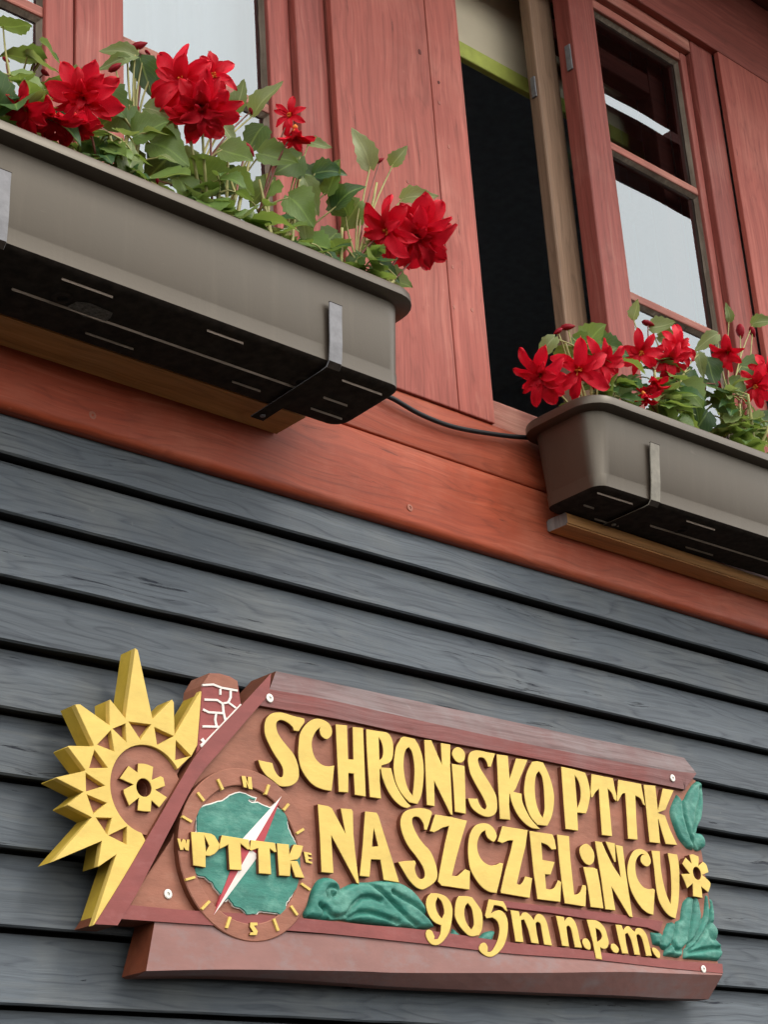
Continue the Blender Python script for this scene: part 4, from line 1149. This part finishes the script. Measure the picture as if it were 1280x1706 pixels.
# ---- carved leaves: puffed shapes with grooves cut in
def carved(name, loop_px, y_base, height, grooves, parent, k=0, balls=(), gw=.0040, gd=.0066, label=None, step=.0023):
    P2 = plane(loop_px, y_base)
    if area(P2) < 0: P2 = P2[::-1]
    n = len(P2)
    xs = [p[0] for p in P2]; zs = [p[1] for p in P2]
    def seg_d(px, pz, a, b):
        vx, vz = b[0] - a[0], b[1] - a[1]
        L2 = vx * vx + vz * vz
        t = 0 if L2 < 1e-12 else max(0, min(1, ((px - a[0]) * vx + (pz - a[1]) * vz) / L2))
        return math.hypot(px - a[0] - t * vx, pz - a[1] - t * vz)
    def inside(px, pz):
        c = False; j = n - 1
        for i in range(n):
            if (P2[i][1] > pz) != (P2[j][1] > pz) and px < (P2[j][0] - P2[i][0]) * (pz - P2[i][1]) / (P2[j][1] - P2[i][1]) + P2[i][0]: c = not c
            j = i
        return c
    G = [plane(g_, y_base) for g_ in grooves]
    B = [(at(bx, by, y_base), br) for bx, by, br in balls]
    pts2 = [Vector(p) for p in P2]; hs = [0.0] * n
    x = min(xs)
    row = 0
    while x < max(xs):
        z = min(zs) + (step / 2 if row % 2 else 0)
        while z < max(zs):
            if inside(x, z):
                d = min(seg_d(x, z, P2[i], P2[(i + 1) % n]) for i in range(n))
                if d > step * .35:
                    h = height * min(1, math.sqrt(d / .006))
                    for g_ in G:
                        dg = min(seg_d(x, z, g_[i], g_[i + 1]) for i in range(len(g_) - 1))
                        if dg < gw: h -= gd * (1 - dg / gw)
                        else: h += .0008 * math.exp(-((dg - gw * 1.9) / gw) ** 2)
                    for c_, br in B:
                        q = math.hypot(x - c_.x, z - c_.z)
                        if q < br: h = max(h, height * .55 + math.sqrt(br * br - q * q) * .7)
                        elif q < br * 1.3: h -= .002
                    h += .0007 * noise.noise((x * 120, z * 120, k))
                    pts2.append(Vector((x, z))); hs.append(max(.0008, h))
            z += step
        x += step * .87; row += 1
    res = delaunay_2d_cdt(pts2, [(i, (i + 1) % n) for i in range(n)], [list(range(n))], 1, 1e-7)
    ov, ofc, src = res[0], res[2], res[3]
    vs = []
    for i, v in enumerate(ov):
        hh = max((hs[q] for q in src[i]), default=0.001)
        vs.append((v.x, y_base - hh, v.y))
    fs = [tuple(f) for f in ofc]
    b = len(vs)
    nb = {}
    for i in range(len(ov)):
        for q in src[i]:
            if q < n: nb[q] = i
    for q in range(n): vs.append((P2[q][0], y_base + .012, P2[q][1]))
    for q in range(n):
        if q in nb and (q + 1) % n in nb: fs.append((nb[q], b + q, b + (q + 1) % n, nb[(q + 1) % n]))
    return build(name, vs, fs, M['teal'], parent, smooth=True, label=label)
def sm(tile, s): return outline(tile, s, 3)
def gl(tile, s): return [(x, y) for x, y, c in parse(tile, s)]
spiral = [(T['Y'][0] + (216 + r_ * math.cos(a)) / 3.048, T['Y'][1] + (268 + r_ * math.sin(a)) / 3.048) for r_, a in [(38 - 2.1 * i, 2.6 + .55 * i) for i in range(14)]]
carved('carved_leaf', sm('Y', "80,392! 75,370 95,330 115,260 150,200 200,188 240,215 255,250! 330,215 400,212 480,203 560,215 630,260 680,330 705,400 740,437! 690,452 580,445 400,427 285,410 255,405 160,410"), YR - .0005, .0095,
       [spiral, gl('Y', "165,345 200,385 240,392 280,380 310,330 350,295 400,290 450,310"), gl('Y', "395,215 450,260 520,330 590,400 640,435"), gl('Y', "510,265 570,300 640,340 690,385"), gl('Y', "290,395 340,370 400,370 470,392 540,420"), gl('Y', "140,330 165,360 160,400")], sign, 1, label='carved green scroll leaf left of the height')
carved('carved_leaf', sm('K', "430,690! 520,770 600,815 730,840 800,790 850,745 960,720 990,750! 940,870 900,905! 830,880 760,920 700,960 620,985 520,955 470,925 400,900 330,910 270,930! 340,850 400,770"), YR - .0005, .006,
       [gl('K', "340,900 450,880 560,910 640,920 740,890")], sign, 2, step=.0024)
carved('carved_leaf', sm('W', "510,660! 540,720 570,755! 600,735 640,650 720,530 790,490! 830,540 848,700 850,880 830,1020 780,1120 765,1180! 840,1205 885,1290 865,1390 820,1440! 740,1432 640,1400! 540,1280 470,1120 415,930 440,800"), YR + .004, .0105,
       [gl('W', "565,770 580,950 620,1100 670,1250 740,1420"), gl('W', "800,600 790,760 750,900 735,1050 700,1180")], sign, 3, balls=((1060 + 800 / 8, 1240 + 1300 / 8, .013),), label='green leaf carved at the right end, upper')
carved('carved_leaf', sm('X', "70,655! 240,672! 300,535! 400,520 470,490! 490,330 530,230 600,180 660,180 700,230 735,350 745,480! 780,440 795,300 805,170! 840,175 850,300 855,420! 878,300 885,200! 908,260 920,400 915,540! 970,640 965,780! 1000,820 1030,900 1015,1010 975,1062! 700,1045 430,1015 250,990! 240,930 200,860! 110,840! 90,760"), YR + .004, .0105,
       [gl('X', "630,200 620,400 590,600 540,850 470,1000"), gl('X', "740,490 700,650 640,770 540,850"), gl('X', "855,430 830,560 760,700 650,850 520,930 470,1000"), gl('X', "1000,890 850,890 700,915 560,950 480,1005"), gl('X', "400,530 380,680 330,850 250,920"), gl('X', "240,680 200,800"), gl('X', "540,850 450,920 380,900 350,800")], sign, 4,
       balls=((1070 + 890 / 8, 1470 + 660 / 8, .012),), label='green leaf cluster carved at the lower right corner')
for px, py in ((449, 1163), (1120.6, 1296), (279.5, 1489), (1172, 1614)):
    yy = YF - .001 if px != 279.5 else YR - .0003
    screw('screw', at(px, py, yy), Vector((0, -1, 0)), .0062, M['screw'], sign, .0016)
# spacer battens that hold the sign off the siding
for px in (380, 1080):
    a = at(px, 1300, YB); 
    box('batten', a.x - .03, a.x + .03, YB - .0005, -.012, at(px, 1560, YB).z, at(px, 1290, YB).z, M['edge'], sign, .002)

# ------------------------------------------------------------------ begonias
def leaf_mesh(name, seed, mat, wid=.62, fold=.35, curl=.5, point=1.0):
    """unit-length begonia leaf: base at origin, along +Y, upper side +Z; lopsided, toothed edge"""
    rng = random.Random(seed)
    st_ = 10
    vs, fs, uv = [], [], []
    for i in range(st_ + 1):
        t = i / st_
        w = wid * (math.sin(math.pi * min(1, t ** .62 * 1.0)) ** .8) * (1 - .25 * t) if 0 < t < 1 else .0
        if i == 0: w = .10
        tooth = 1 + (.10 if i % 2 else -.07) * (1 if 0 < t < 1 else 0)
        y = t - .04 * (1 if i == 0 else 0)
        zc = -curl * .35 * t * t + .04 * math.sin(6 * t + seed)
        cx_ = .06 * math.sin(2.2 * t + seed) * point
        for j, s in enumerate((-1, -.52, 0, .52, 1)):
            asym = 1.12 if s < 0 else .88
            ww = w * .5 * s * asym * (tooth if abs(s) == 1 else 1)
            z = zc + fold * abs(ww) * (1.0 if abs(s) < 1 else .85) + .025 * math.sin(9 * t + 3 * s + seed) * abs(s)
            back = -.09 * abs(s) * (1 if i == 0 else .55) * (1 - t)
            vs.append((cx_ + ww, y + back, z))
            uv.append((.5 + .5 * s, t))
    for i in range(st_):
        for j in range(4): fs.append((5 * i + j, 5 * i + j + 1, 5 * i + 6 + j, 5 * i + 5 + j))
    me = bpy.data.meshes.new(name)
    me.from_pydata(vs, [], fs)
    me.materials.append(mat)
    ul = me.uv_layers.new(name='UVMap')
    for l in me.loops: ul.data[l.index].uv = uv[l.vertex_index]
    for p in me.polygons: p.use_smooth = True
    return me
LEAF = [leaf_mesh('leaf', s, M['leaf'], w, f, c) for s, w, f, c in ((1, 1.0, .30, .5), (2, .88, .45, .8), (3, 1.1, .22, .35), (4, .80, .5, 1.0), (5, 1.02, .35, .7))]
PALE = [leaf_mesh('leaf', s, M['leaf_pale'], w, f, c) for s, w, f, c in ((6, .66, .55, .5), (7, .62, .5, .9), (8, .74, .4, .4))]
def petal_mesh(seed, wid, cup, tip):
    rng = random.Random(seed)
    st_ = 6
    vs, fs = [], []
    for i in range(st_ + 1):
        t = math.sin(.5 * math.pi * i / st_) if i < st_ else .995
        w = wid * (t ** .6) * (1 - t ** 3.6) ** .5 * (1 - tip * .22 * t) + .10 * (1 - t)
        zc = cup * (.30 * math.sin(math.pi * t * .9)) - .18 * t * t
        for s in (-1, -.5, 0, .5, 1):
            z = zc + .20 * abs(s) ** 2 * w + (.02 + .05 * abs(s) * t) * math.sin(9 * t + 4 * s + seed)
            vs.append((w * .5 * s, t * (1 - .05 * abs(s) + .03 * math.cos(5 * s + seed)), z))
    for i in range(st_):
        for j in range(4): fs.append((5 * i + j, 5 * i + j + 1, 5 * i + 6 + j, 5 * i + 5 + j))
    me = bpy.data.meshes.new('petal')
    me.from_pydata(vs, [], fs)
    me.materials.append(M['petal'])
    for p in me.polygons: p.use_smooth = True
    return me
PETAL = [petal_mesh(s, w, c, t) for s, w, c, t in ((1, .64, .6, .4), (2, .56, .9, .5), (3, .74, .4, .2), (4, .48, .7, .7), (5, .60, 1.1, .3))]
def lathe(prof, n=10):
    vs, fs = [], []
    for (r, z) in prof:
        for k in range(n):
            a = 2 * math.pi * k / n
            vs.append(Vector((r * math.cos(a), r * math.sin(a), z)))
    for i in range(len(prof) - 1):
        for k in range(n): fs.append((i * n + k, i * n + (k + 1) % n, (i + 1) * n + (k + 1) % n, (i + 1) * n + k))
    return vs, fs
def basis(y, z):
    """rotation whose local Y is y and local Z is near z"""
    y = y.normalized(); x = y.cross(z)
    if x.length < 1e-4: x = y.cross(Vector((.3, .5, .8)))
    x.normalize(); z = x.cross(y)
    return Matrix((x, y, z)).transposed()
TOCAM = (CAM - Vector((1.7, -.2, 2.95))).normalized()
CRT = RM @ Vector((1, 0, 0)); CUP = RM @ Vector((0, 1, 0))     # camera right and up, to read directions off the photo
class Plant:
    def __init__(s, label, base, seed):
        s.root = thing('begonia', label, 'plant', base, 'red begonias in the flower boxes')
        s.base = Vector(base); s.rng = random.Random(seed)
        s.nodes = []
    def inst(s, name, me, mw, parent):
        o = bpy.data.objects.new(name, me)
        mw = mw.copy(); mw.translation = mw.translation - s.base
        o.parent = parent; o.matrix_local = mw
        col.objects.link(o)
        return o
    def leaf(s, base, d, up, L, pale=False, stem=True):
        me = s.rng.choice(PALE if pale else LEAF)
        mw = Matrix.Translation(base) @ basis(d, up).to_4x4() @ Matrix.Diagonal((L * s.rng.uniform(.85, 1.15), L, L, 1))
        s.inst('leaf', me, mw, s.root)
    def stalk(s, pts_, r, r1, red=False):
        v, f = [], []
        tube(v, f, spline(pts_, 5), r, 6, r1)
        build('flower_stalk' if red else ('stem' if r > .0022 else 'leaf_stalk'), v, f, M['stem_red'] if red else M['stem'], s.root, smooth=True)
    def flower(s, c, axis, R, layers, label=None):
        """layers: (number of petals, opening angle in degrees, relative size)"""
        axis = axis.normalized()
        vs, fs = [], []
        B = basis(axis.cross(Vector((.2, .9, .3))), axis)
        lv, lf_ = lathe([(.0012, -.004), (.004, 0), (.0035, .0025), (.0006, .004)], 8)
        vs += [c + B @ v for v in lv]; fs += lf_
        for k in range(14):
            d = B @ Vector((s.rng.uniform(-.5, .5), s.rng.uniform(-.5, .5), 1)).normalized()
            tube(vs, fs, [c, c + d * R * .16, c + d * R * s.rng.uniform(.2, .28)], .0007, 4, .0011)
        fo = build('flower', vs, fs, M['stamen'], s.root, smooth=True, label=label)
        for li, (n, ang, sz) in enumerate(layers):
            ph = s.rng.uniform(0, 6.28)
            n += 1 if n > 4 else 0
            for k in range(n):
                a = ph + 2 * math.pi * k / n + s.rng.uniform(-.22, .22)
                th = math.radians(ang + s.rng.uniform(-14, 14))
                rad = B @ Vector((math.cos(a), math.sin(a), 0))
                d = axis * math.cos(th) + rad * math.sin(th) + Vector((0, 0, -.12))
                nrm = axis * math.sin(th) - rad * math.cos(th)
                nrm += Vector((s.rng.uniform(-.25, .25), s.rng.uniform(-.25, .25), s.rng.uniform(-.25, .25)))
                q = R * sz * s.rng.uniform(.86, 1.12)
                me = s.rng.choice(PETAL)
                mw = Matrix.Translation(c + d.normalized() * .002 - axis * .001 * li) @ basis(d, nrm).to_4x4() @ Matrix.Diagonal((q * s.rng.uniform(.85, 1.12), q, q, 1))
                s.inst('petal', me, mw, fo)
        return fo
    def bud(s, c, axis, R):
        vs, fs = lathe([(.05, -1.0), (.42, -.75), (.62, -.2), (.52, .35), (.25, .8), (.04, 1.05)], 10)
        B = basis(axis.cross(Vector((.2, .9, .3))), axis.normalized())
        out = [c + B @ Vector((v.x * R * 1.15, v.y * R * .75, v.z * R)) for v in vs]
        build('bud', out, fs, M['bud'], s.root, smooth=True)
    def done(s): pass
def img(dx, dy, toward=0.0):
    """direction: dx to the right and dy down as seen in the photograph, leaning 'toward' the viewer"""
    return (CRT * dx - CUP * dy + TOCAM * toward).normalized()

SOILL = ZBL + HB - .03
SOILR = ZBR + HB - .03
YMID = (LYF + LYB) / 2
def crown(p, x, y, z0, n_stem, n_leaf, spread, hgt, lsize, rng, front=.5):
    """leafy body of a plant: stems from the soil, each leaf on a stem"""
    tops = []
    for k in range(n_stem):
        a = rng.uniform(0, 6.28); q = rng.uniform(.1, 1)
        tip = Vector((x + spread * q * math.cos(a), y + spread * .75 * q * math.sin(a) - .01, z0 + hgt * rng.uniform(.55, 1.0)))
        b = Vector((x + rng.uniform(-.02, .02), y + rng.uniform(-.015, .015), z0 - .01))
        mid = b.lerp(tip, .5) + Vector((rng.uniform(-.01, .01), rng.uniform(-.01, .01), .012))
        p.stalk([b, mid, tip], .0048, .0026)
        tops.append((b, mid, tip)); p.nodes += [mid, b.lerp(tip, .75), tip]
    for k in range(n_leaf):
        b, mid, tip = tops[k % n_stem]
        t = rng.uniform(.2, 1.1) if k % 3 == 0 else rng.uniform(.5, 1.15)
        o = b.lerp(tip, t) if t > .5 else b.lerp(mid, t * 2)
        a = rng.uniform(0, 6.28)
        out = Vector((math.cos(a), math.sin(a) - .35, rng.uniform(-.25, .55))).normalized()
        L = lsize * rng.choice((.6, .8, .95, 1.1, 1.4))
        e = o + out * rng.uniform(.015, .045)
        yfr = (LYF if z0 == SOILL else e2.y) + .022; ybk = yfr + .115
        e.y = min(max(e.y, yfr), ybk)
        if z0 == SOILL: e.x = min(e.x, LX1 - .015)
        else: e.x = max(e.x, e2.x + .02)
        if (z0 == SOILL and e.x > LX1 - .05 and out.x > 0) or (z0 == SOILR and e.x < e2.x + .06 and out.x < 0): out.x *= -.5; out.z = abs(out.z) + .3
        if e.y < yfr + .03 and e.z < z0 + .05: out.y = abs(out.y) * .6
        if e.z < z0 + .012: e.z = z0 + .012 + rng.uniform(0, .02)
        p.stalk([o, o.lerp(e, .5) + Vector((0, 0, .004)), e], .0016, .0011)
        d = out + Vector((0, 0, -rng.uniform(0, .7) if e.z > z0 + .05 else rng.uniform(0, .25)))
        if e.y + d.normalized().y * L < yfr - .012 and e.z + d.normalized().z * L < z0 + .05: d.z = abs(d.z) + .35; d.y *= .3
        up = Vector((-.25 + rng.uniform(-.5, .5), -.6 + rng.uniform(-.5, .5), .9))
        p.leaf(e, d, up, L, pale=rng.random() < .25)
def stem_to(p, base, c, r=.0026, red=False):
    if r < .0021 and p.nodes:      # side shoots leave the nearest stem
        low = [q for q in p.nodes if q.z < c.z + .01] or p.nodes
        base = min(low, key=lambda q: (q - c).length)
    m = base.lerp(c, .55) + Vector((0, .004, .006))
    p.stalk([base, m, c], r, r * .55, red)

D2 = ((7, 80, 1.0), (6, 56, .72))
DBL = ((8, 98, 1.0), (8, 76, .92), (7, 54, .76), (5, 30, .55))
STAR = ((6, 84, 1.0), (5, 62, .75))
yF = LYF + .02
def P(px, py, y): return at(px, py, y)

rng = random.Random(21)
# --- larger box, from the left edge of the picture to its right end
p = Plant('begonia at left picture edge in larger box, two dark red blooms', (P(20, 205, YMID).x, YMID, SOILL), 1)
bx = p.base
crown(p, bx.x, bx.y, SOILL, 6, 56, .10, 0.204, 0.048, rng)
for a in ((45, 178, img(-.2, .5, .8), .036, STAR), (88, 190, img(.1, .7, .6), .036, ((6, 82, 1.0), (4, 60, .8)))):
    c = P(a[0], a[1], yF - .015); p.flower(c, a[2], a[3], a[4]); stem_to(p, bx + Vector((rng.uniform(-.02, .04), 0, .02)), c - a[2] * .004, .002, True)
for px, py, r in ((14, 158, .006), (75, 122, .007), (10, 100, .006), (68, 98, .006)):
    c = P(px, py, YMID); p.bud(c, img(.5, .3, .1), r); stem_to(p, bx, c, .0017, True)
for px, py, dx, dy, L in ((70, 100, -1, -.1, .055), (45, 95, .9, .35, .05), (5, 45, .9, -.1, .04), (100, 150, -.9, .2, .055), (20, 130, .8, .3, .05), (70, 75, .8, .6, .045)):
    q = P(px, py, YMID - .01); p.leaf(q, img(dx, dy, .25), Vector((.1, -.3, 1)), L, pale=rng.random() < .4); stem_to(p, bx, q, .0018)
p.done()

p = Plant('larger box, begonia with one broad hanging red bloom, big bud above', (P(190, 285, YMID).x, YMID, SOILL), 2)
bx = p.base
crown(p, bx.x, bx.y, SOILL, 6, 47, .085, 0.170, 0.045, rng)
c = P(140, 160, yF - .02); p.flower(c, img(-.05, .35, .9), .050, ((7, 92, 1.0), (7, 70, .92), (5, 46, .7), (3, 25, .5))); stem_to(p, bx, c, .0024, True)
c = P(122, 190, yF - .012); p.flower(c, img(.15, .9, .45), .042, ((7, 64, 1.0), (6, 42, .85))); stem_to(p, bx, c, .002, True)
for px, py, r, d in ((231, 77, .0125, img(.3, -.1, 0)), (212, 97, .0055, img(-.2, .6, 0)), (246, 88, .005, img(.5, .4, 0)), (192, 113, .011, img(.85, -.5, 0)), (163, 131, .009, img(.8, -.5, 0)), (228, 186, .011, img(.4, .8, .1))):
    c = P(px, py, YMID - .005); p.bud(c, d, r); stem_to(p, bx + Vector((.02, 0, .03)), c, .002, r < .008)
for px, py, dx, dy, L, pale in ((238, 100, .2, .9, .055, False), (225, 92, -1, -.15, .048, True), (213, 100, -1, .25, .042, True), (110, 130, .9, .1, .045, True), (175, 150, .6, .7, .05, False), (215, 175, -.7, .6, .055, False), (225, 225, .7, -.3, .05, False), (255, 120, .9, .3, .05, False), (245, 180, .7, .1, .045, True), (195, 240, -.8, .3, .05, False), (250, 240, .9, .3, .06, False), (285, 250, -.4, .6, .06, False)):
    q = P(px, py, YMID - .015); p.leaf(q, img(dx, dy, .3), TOCAM + Vector((rng.uniform(-.5, .5), rng.uniform(-.5, .3), .45)), L, pale); stem_to(p, bx, q, .0019)
for px, py in ((225, 150), (212, 235), (235, 215)):
    stem_to(p, bx + Vector((rng.uniform(-.01, .02), -.01, 0)), P(px, py, YMID), .0042)
p.done()

p = Plant('larger box, begonia with the tallest, fullest double red blooms', (P(355, 340, YMID).x, YMID, SOILL), 3)
bx = p.base
crown(p, bx.x, bx.y, SOILL, 7, 44, .085, 0.153, 0.045, rng)
c = P(303, 138, yF - .01); p.flower(c, img(-.1, -.05, 1), .050, ((7, 88, 1.0), (6, 68, .85))); stem_to(p, bx, c, .003, False)
c = P(335, 178, yF - .025); p.flower(c, img(.12, .5, .8), .052, DBL); stem_to(p, bx, c, .003, False)
c = P(352, 128, yF); p.flower(c, img(.4, -.2, .7), .036, D2); stem_to(p, bx, c, .0022, True)
for px, py, r, d in ((414, 250, .0125, img(.6, .7, .1)), (382, 245, .010, img(.2, .9, .1)), (418, 186, .006, img(.3, .8, 0)), (262, 301, .005, img(.1, 1, 0))):
    c = P(px, py, YMID - .01); p.bud(c, d, r); stem_to(p, bx + Vector((.01, 0, .02)), c, .0018, True)
for px, py, dx, dy, L, pale in ((425, 190, .55, -.85, .060, True), (392, 185, .2, -.9, .045, True), (440, 215, -.5, .6, .050, False), (370, 250, .8, .3, .05, False), (400, 300, -.9, .2, .05, False), (435, 255, .9, .2, .055, False), (330, 265, -.8, .5, .05, False), (385, 290, .6, .6, .045, False), (300, 300, .5, .7, .05, False), (365, 205, .8, .6, .04, True)):
    q = P(px, py, YMID - .012); p.leaf(q, img(dx, dy, .3), TOCAM + Vector((rng.uniform(-.5, .5), rng.uniform(-.5, .3), .45)), L, pale); stem_to(p, bx, q, .0019)
for px, py in ((380, 270), (405, 270), (345, 300), (420, 250), (330, 290)):
    stem_to(p, bx + Vector((rng.uniform(-.02, .03), -.01, 0)), P(px, py, YMID - .01), .0036)
p.done()

p = Plant('larger box, begonia with one small open red bloom before window frame', (P(470, 385, YMID).x, YMID, SOILL), 4)
bx = p.base
crown(p, bx.x, bx.y, SOILL, 6, 44, .085, 0.128, 0.043, rng)
c = P(483, 193, yF); p.flower(c, img(-.2, -.2, .9), .026, ((5, 85, 1.0), (3, 60, .8))); stem_to(p, bx, c, .002, True)
c = P(492, 212, yF - .01); p.flower(c, img(.1, .9, .4), .036, ((5, 52, 1.0), (4, 35, .8))); stem_to(p, bx, c, .002, True)
for px, py, dx, dy, L, pale in ((515, 238, 1, .05, .034, True), (500, 262, -.7, .4, .05, False), (535, 292, -1, -.2, .05, False), (510, 300, .4, .8, .055, True), (455, 300, -.6, .6, .05, False), (480, 330, .7, .6, .055, False), (505, 345, .2, .9, .06, True), (525, 290, .9, -.1, .045, False), (545, 320, .3, -.9, .05, False), (560, 345, .6, -.6, .05, False)):
    q = P(px, py, YMID - .012); p.leaf(q, img(dx, dy, .3), TOCAM + Vector((rng.uniform(-.5, .5), rng.uniform(-.5, .3), .45)), L, pale); stem_to(p, bx, q, .0019)
for px, py in ((432, 300), (445, 290), (500, 300)):
    stem_to(p, bx + Vector((rng.uniform(-.03, .02), -.01, 0)), P(px, py, YMID - .01), .0036)
p.done()

p = Plant('begonia at right end of larger box, double red bloom leaning past rim', (P(585, 440, YMID).x, YMID, SOILL), 5)
bx = p.base
crown(p, bx.x - .01, bx.y, SOILL, 6, 44, .07, 0.144, 0.042, rng)
c = P(692, 388, yF - .005); p.flower(c, img(.15, .5, .85), .060, ((9, 92, 1.0), (8, 74, .95), (7, 52, .75), (4, 28, .55))); stem_to(p, bx + Vector((.01, 0, .01)), c, .0026, True)
c = P(648, 385, yF); p.flower(c, img(-.5, .2, .8), .050, ((7, 86, 1.0), (6, 66, .82))); stem_to(p, bx, c, .002, True)
for px, py, dx, dy, L, pale in ((617, 278, -.42, -.95, .064, True), (655, 275, .5, -.8, .036, True), (672, 332, .98, -.22, .054, True), (600, 340, -.5, .7, .05, False), (575, 355, -.3, -.9, .05, False), (610, 410, .7, .7, .05, False), (620, 445, .8, .3, .045, False), (595, 425, -.4, .8, .045, False), (640, 460, 1, .3, .045, False), (560, 390, -.7, .4, .045, False)):
    q = P(px, py, YMID - .012); p.leaf(q, img(dx, dy, .25), TOCAM + Vector((rng.uniform(-.5, .5), rng.uniform(-.5, .3), .45)), L, pale); stem_to(p, bx, q, .0020)
for px, py, r, d in ((633, 268, .0075, img(.5, -.3, 0)), (740, 390, .007, img(.5, -.6, .2))):
    c = P(px, py, YMID - .01); p.bud(c, d, r); stem_to(p, P(628, 310, YMID), c, .0016, True)
stem_to(p, bx, P(628, 305, YMID - .01), .0032)
stem_to(p, bx + Vector((-.02, 0, 0)), P(570, 380, YMID - .02), .0042)
p.done()

# --- box under the open window
YR_ = e2.y + .045
def PR(px, py, dy=0): return at(px, py, YR_ + dy)
rng = random.Random(33)
def soilx(px, py): return atz(px, py, SOILR).x
p = Plant('begonia at left end of the box under open window, broad single blooms', (PR(975, 700).x + .03, YR_, SOILR), 6)
bx = p.base
crown(p, bx.x + .01, bx.y, SOILR, 5, 31, .06, 0.153, 0.042, rng)
for px, py, d, R_, ly in ((903, 622, img(-.35, .3, .8), .050, ((8, 84, 1.0), (7, 62, .82), (5, 38, .6))), (963, 615, img(0, .15, 1), .056, ((5, 86, 1.0), (4, 66, .7))), (1000, 604, img(.3, .1, .9), .046, ((8, 84, 1.0), (6, 60, .78)))):
    c = PR(px, py, -.03); p.flower(c, d, R_, ly); stem_to(p, bx, c, .0026)
for px, py, r, d in ((946, 545, .013, img(.9, -.1, 0)), (930, 552, .009, img(-.6, .4, 0))):
    c = PR(px, py); p.bud(c, d, r); stem_to(p, bx, c, .0024)
for px, py, dx, dy, L, pale in ((925, 565, -.7, .75, .05, True), (955, 565, .5, .4, .048, False), (975, 575, .7, -.7, .05, False), (1000, 580, .9, .1, .05, False), (985, 585, .8, -.2, .045, True), (1010, 575, -.3, -.7, .035, False)):
    q = PR(px, py); p.leaf(q, img(dx, dy, .3), TOCAM + Vector((rng.uniform(-.5, .5), rng.uniform(-.5, .3), .45)), L, pale); stem_to(p, bx, q, .0019)
stem_to(p, bx, PR(942, 570), .0038)
p.done()
p = Plant('begonia under open window with cluster of small red stars, middle of its box', (PR(1085, 720).x + .03, YR_, SOILR), 7)
bx = p.base
crown(p, bx.x, bx.y, SOILR, 6, 47, .075, 0.170, 0.043, rng)
for px, py, d, R_, ly in ((1068, 587, img(-.1, .1, 1), .040, ((6, 86, 1.0), (4, 62, .7))), (1113, 597, img(.1, .25, .95), .042, ((7, 84, 1.0), (6, 62, .82))), (1125, 580, img(.4, -.2, .8), .042, ((7, 86, 1.0), (6, 62, .78))), (1088, 632, img(.1, .8, .5), .036, ((6, 68, 1.0), (5, 44, .8))), (1072, 655, img(.2, .8, .4), .030, ((5, 62, 1.0), (4, 40, .8)))):
    c = PR(px, py, -.03); p.flower(c, d, R_, ly); stem_to(p, bx, c, .002, True)
for px, py, r, d in ((1080, 539, .012, img(.8, .25, 0)), (1170, 649, .013, img(-.2, .7, .1)), (1197, 640, .009, img(.4, .5, 0))):
    c = PR(px, py); p.bud(c, d, r); stem_to(p, bx, c, .002, True)
for px, py, dx, dy, L, pale in ((1055, 530, .2, -.9, .035, True), (1085, 545, .95, -.2, .045, True), (1100, 560, .9, .2, .05, True), (1135, 640, .4, .5, .06, False), (1150, 615, -.7, .5, .055, False), (1120, 650, -.8, .4, .05, False), (1045, 635, -.6, .5, .05, False), (1085, 680, .7, .5, .05, False), (1150, 660, .3, .8, .05, False), (1165, 590, .2, .8, .045, True)):
    q = PR(px, py); p.leaf(q, img(dx, dy, .3), TOCAM + Vector((rng.uniform(-.5, .5), rng.uniform(-.5, .3), .45)), L, pale); stem_to(p, bx, q, .0019)
p.done()
p = Plant('begonia at right picture edge, red bloom hanging over box rim', (PR(1215, 760).x + .04, YR_, SOILR), 8)
bx = p.base
crown(p, bx.x, bx.y, SOILR, 6, 51, .085, 0.186, 0.048, rng)
for px, py, d, R_, ly in ((1258, 643, img(-.1, .2, 1), .042, ((6, 86, 1.0), (4, 62, .75))), (1215, 583, img(-.3, .4, .8), .038, ((5, 72, 1.0), (4, 44, .85))), (1272, 620, img(.2, -.2, .9), .034, D2)):
    c = PR(px, py, -.03); p.flower(c, d, R_, ly); stem_to(p, bx, c, .002, True)
for px, py, r, d in ((1234, 552, .015, img(.1, .8, .2)), (1254, 553, .011, img(.3, .7, .1))):
    c = PR(px, py); p.bud(c, d, r); stem_to(p, bx, c, .0022)
for px, py, dx, dy, L, pale in ((1215, 535, -.1, -.8, .035, True), (1195, 560, -.9, .5, .05, True), (1255, 540, .9, -.3, .045, True), (1180, 600, .3, .8, .055, False), (1190, 660, .6, .7, .06, False), (1220, 680, -.3, .9, .055, False), (1240, 700, .6, .7, .06, False), (1180, 690, -.5, .7, .055, False), (1235, 610, .8, .2, .05, False), (1265, 690, .5, .8, .05, False), (1210, 640, .9, .4, .05, False)):
    q = PR(px, py); p.leaf(q, img(dx, dy, .3), TOCAM + Vector((rng.uniform(-.5, .5), rng.uniform(-.5, .3), .45)), L, pale); stem_to(p, bx, q, .0019)
p.done()
p = Plant('leafy begonia without blooms, farthest right in box under open window', (PR(1290, 790).x + .12, YR_, SOILR), 9)
bx = p.base
crown(p, bx.x, bx.y, SOILR, 6, 44, .09, 0.204, 0.048, rng)
p.done()
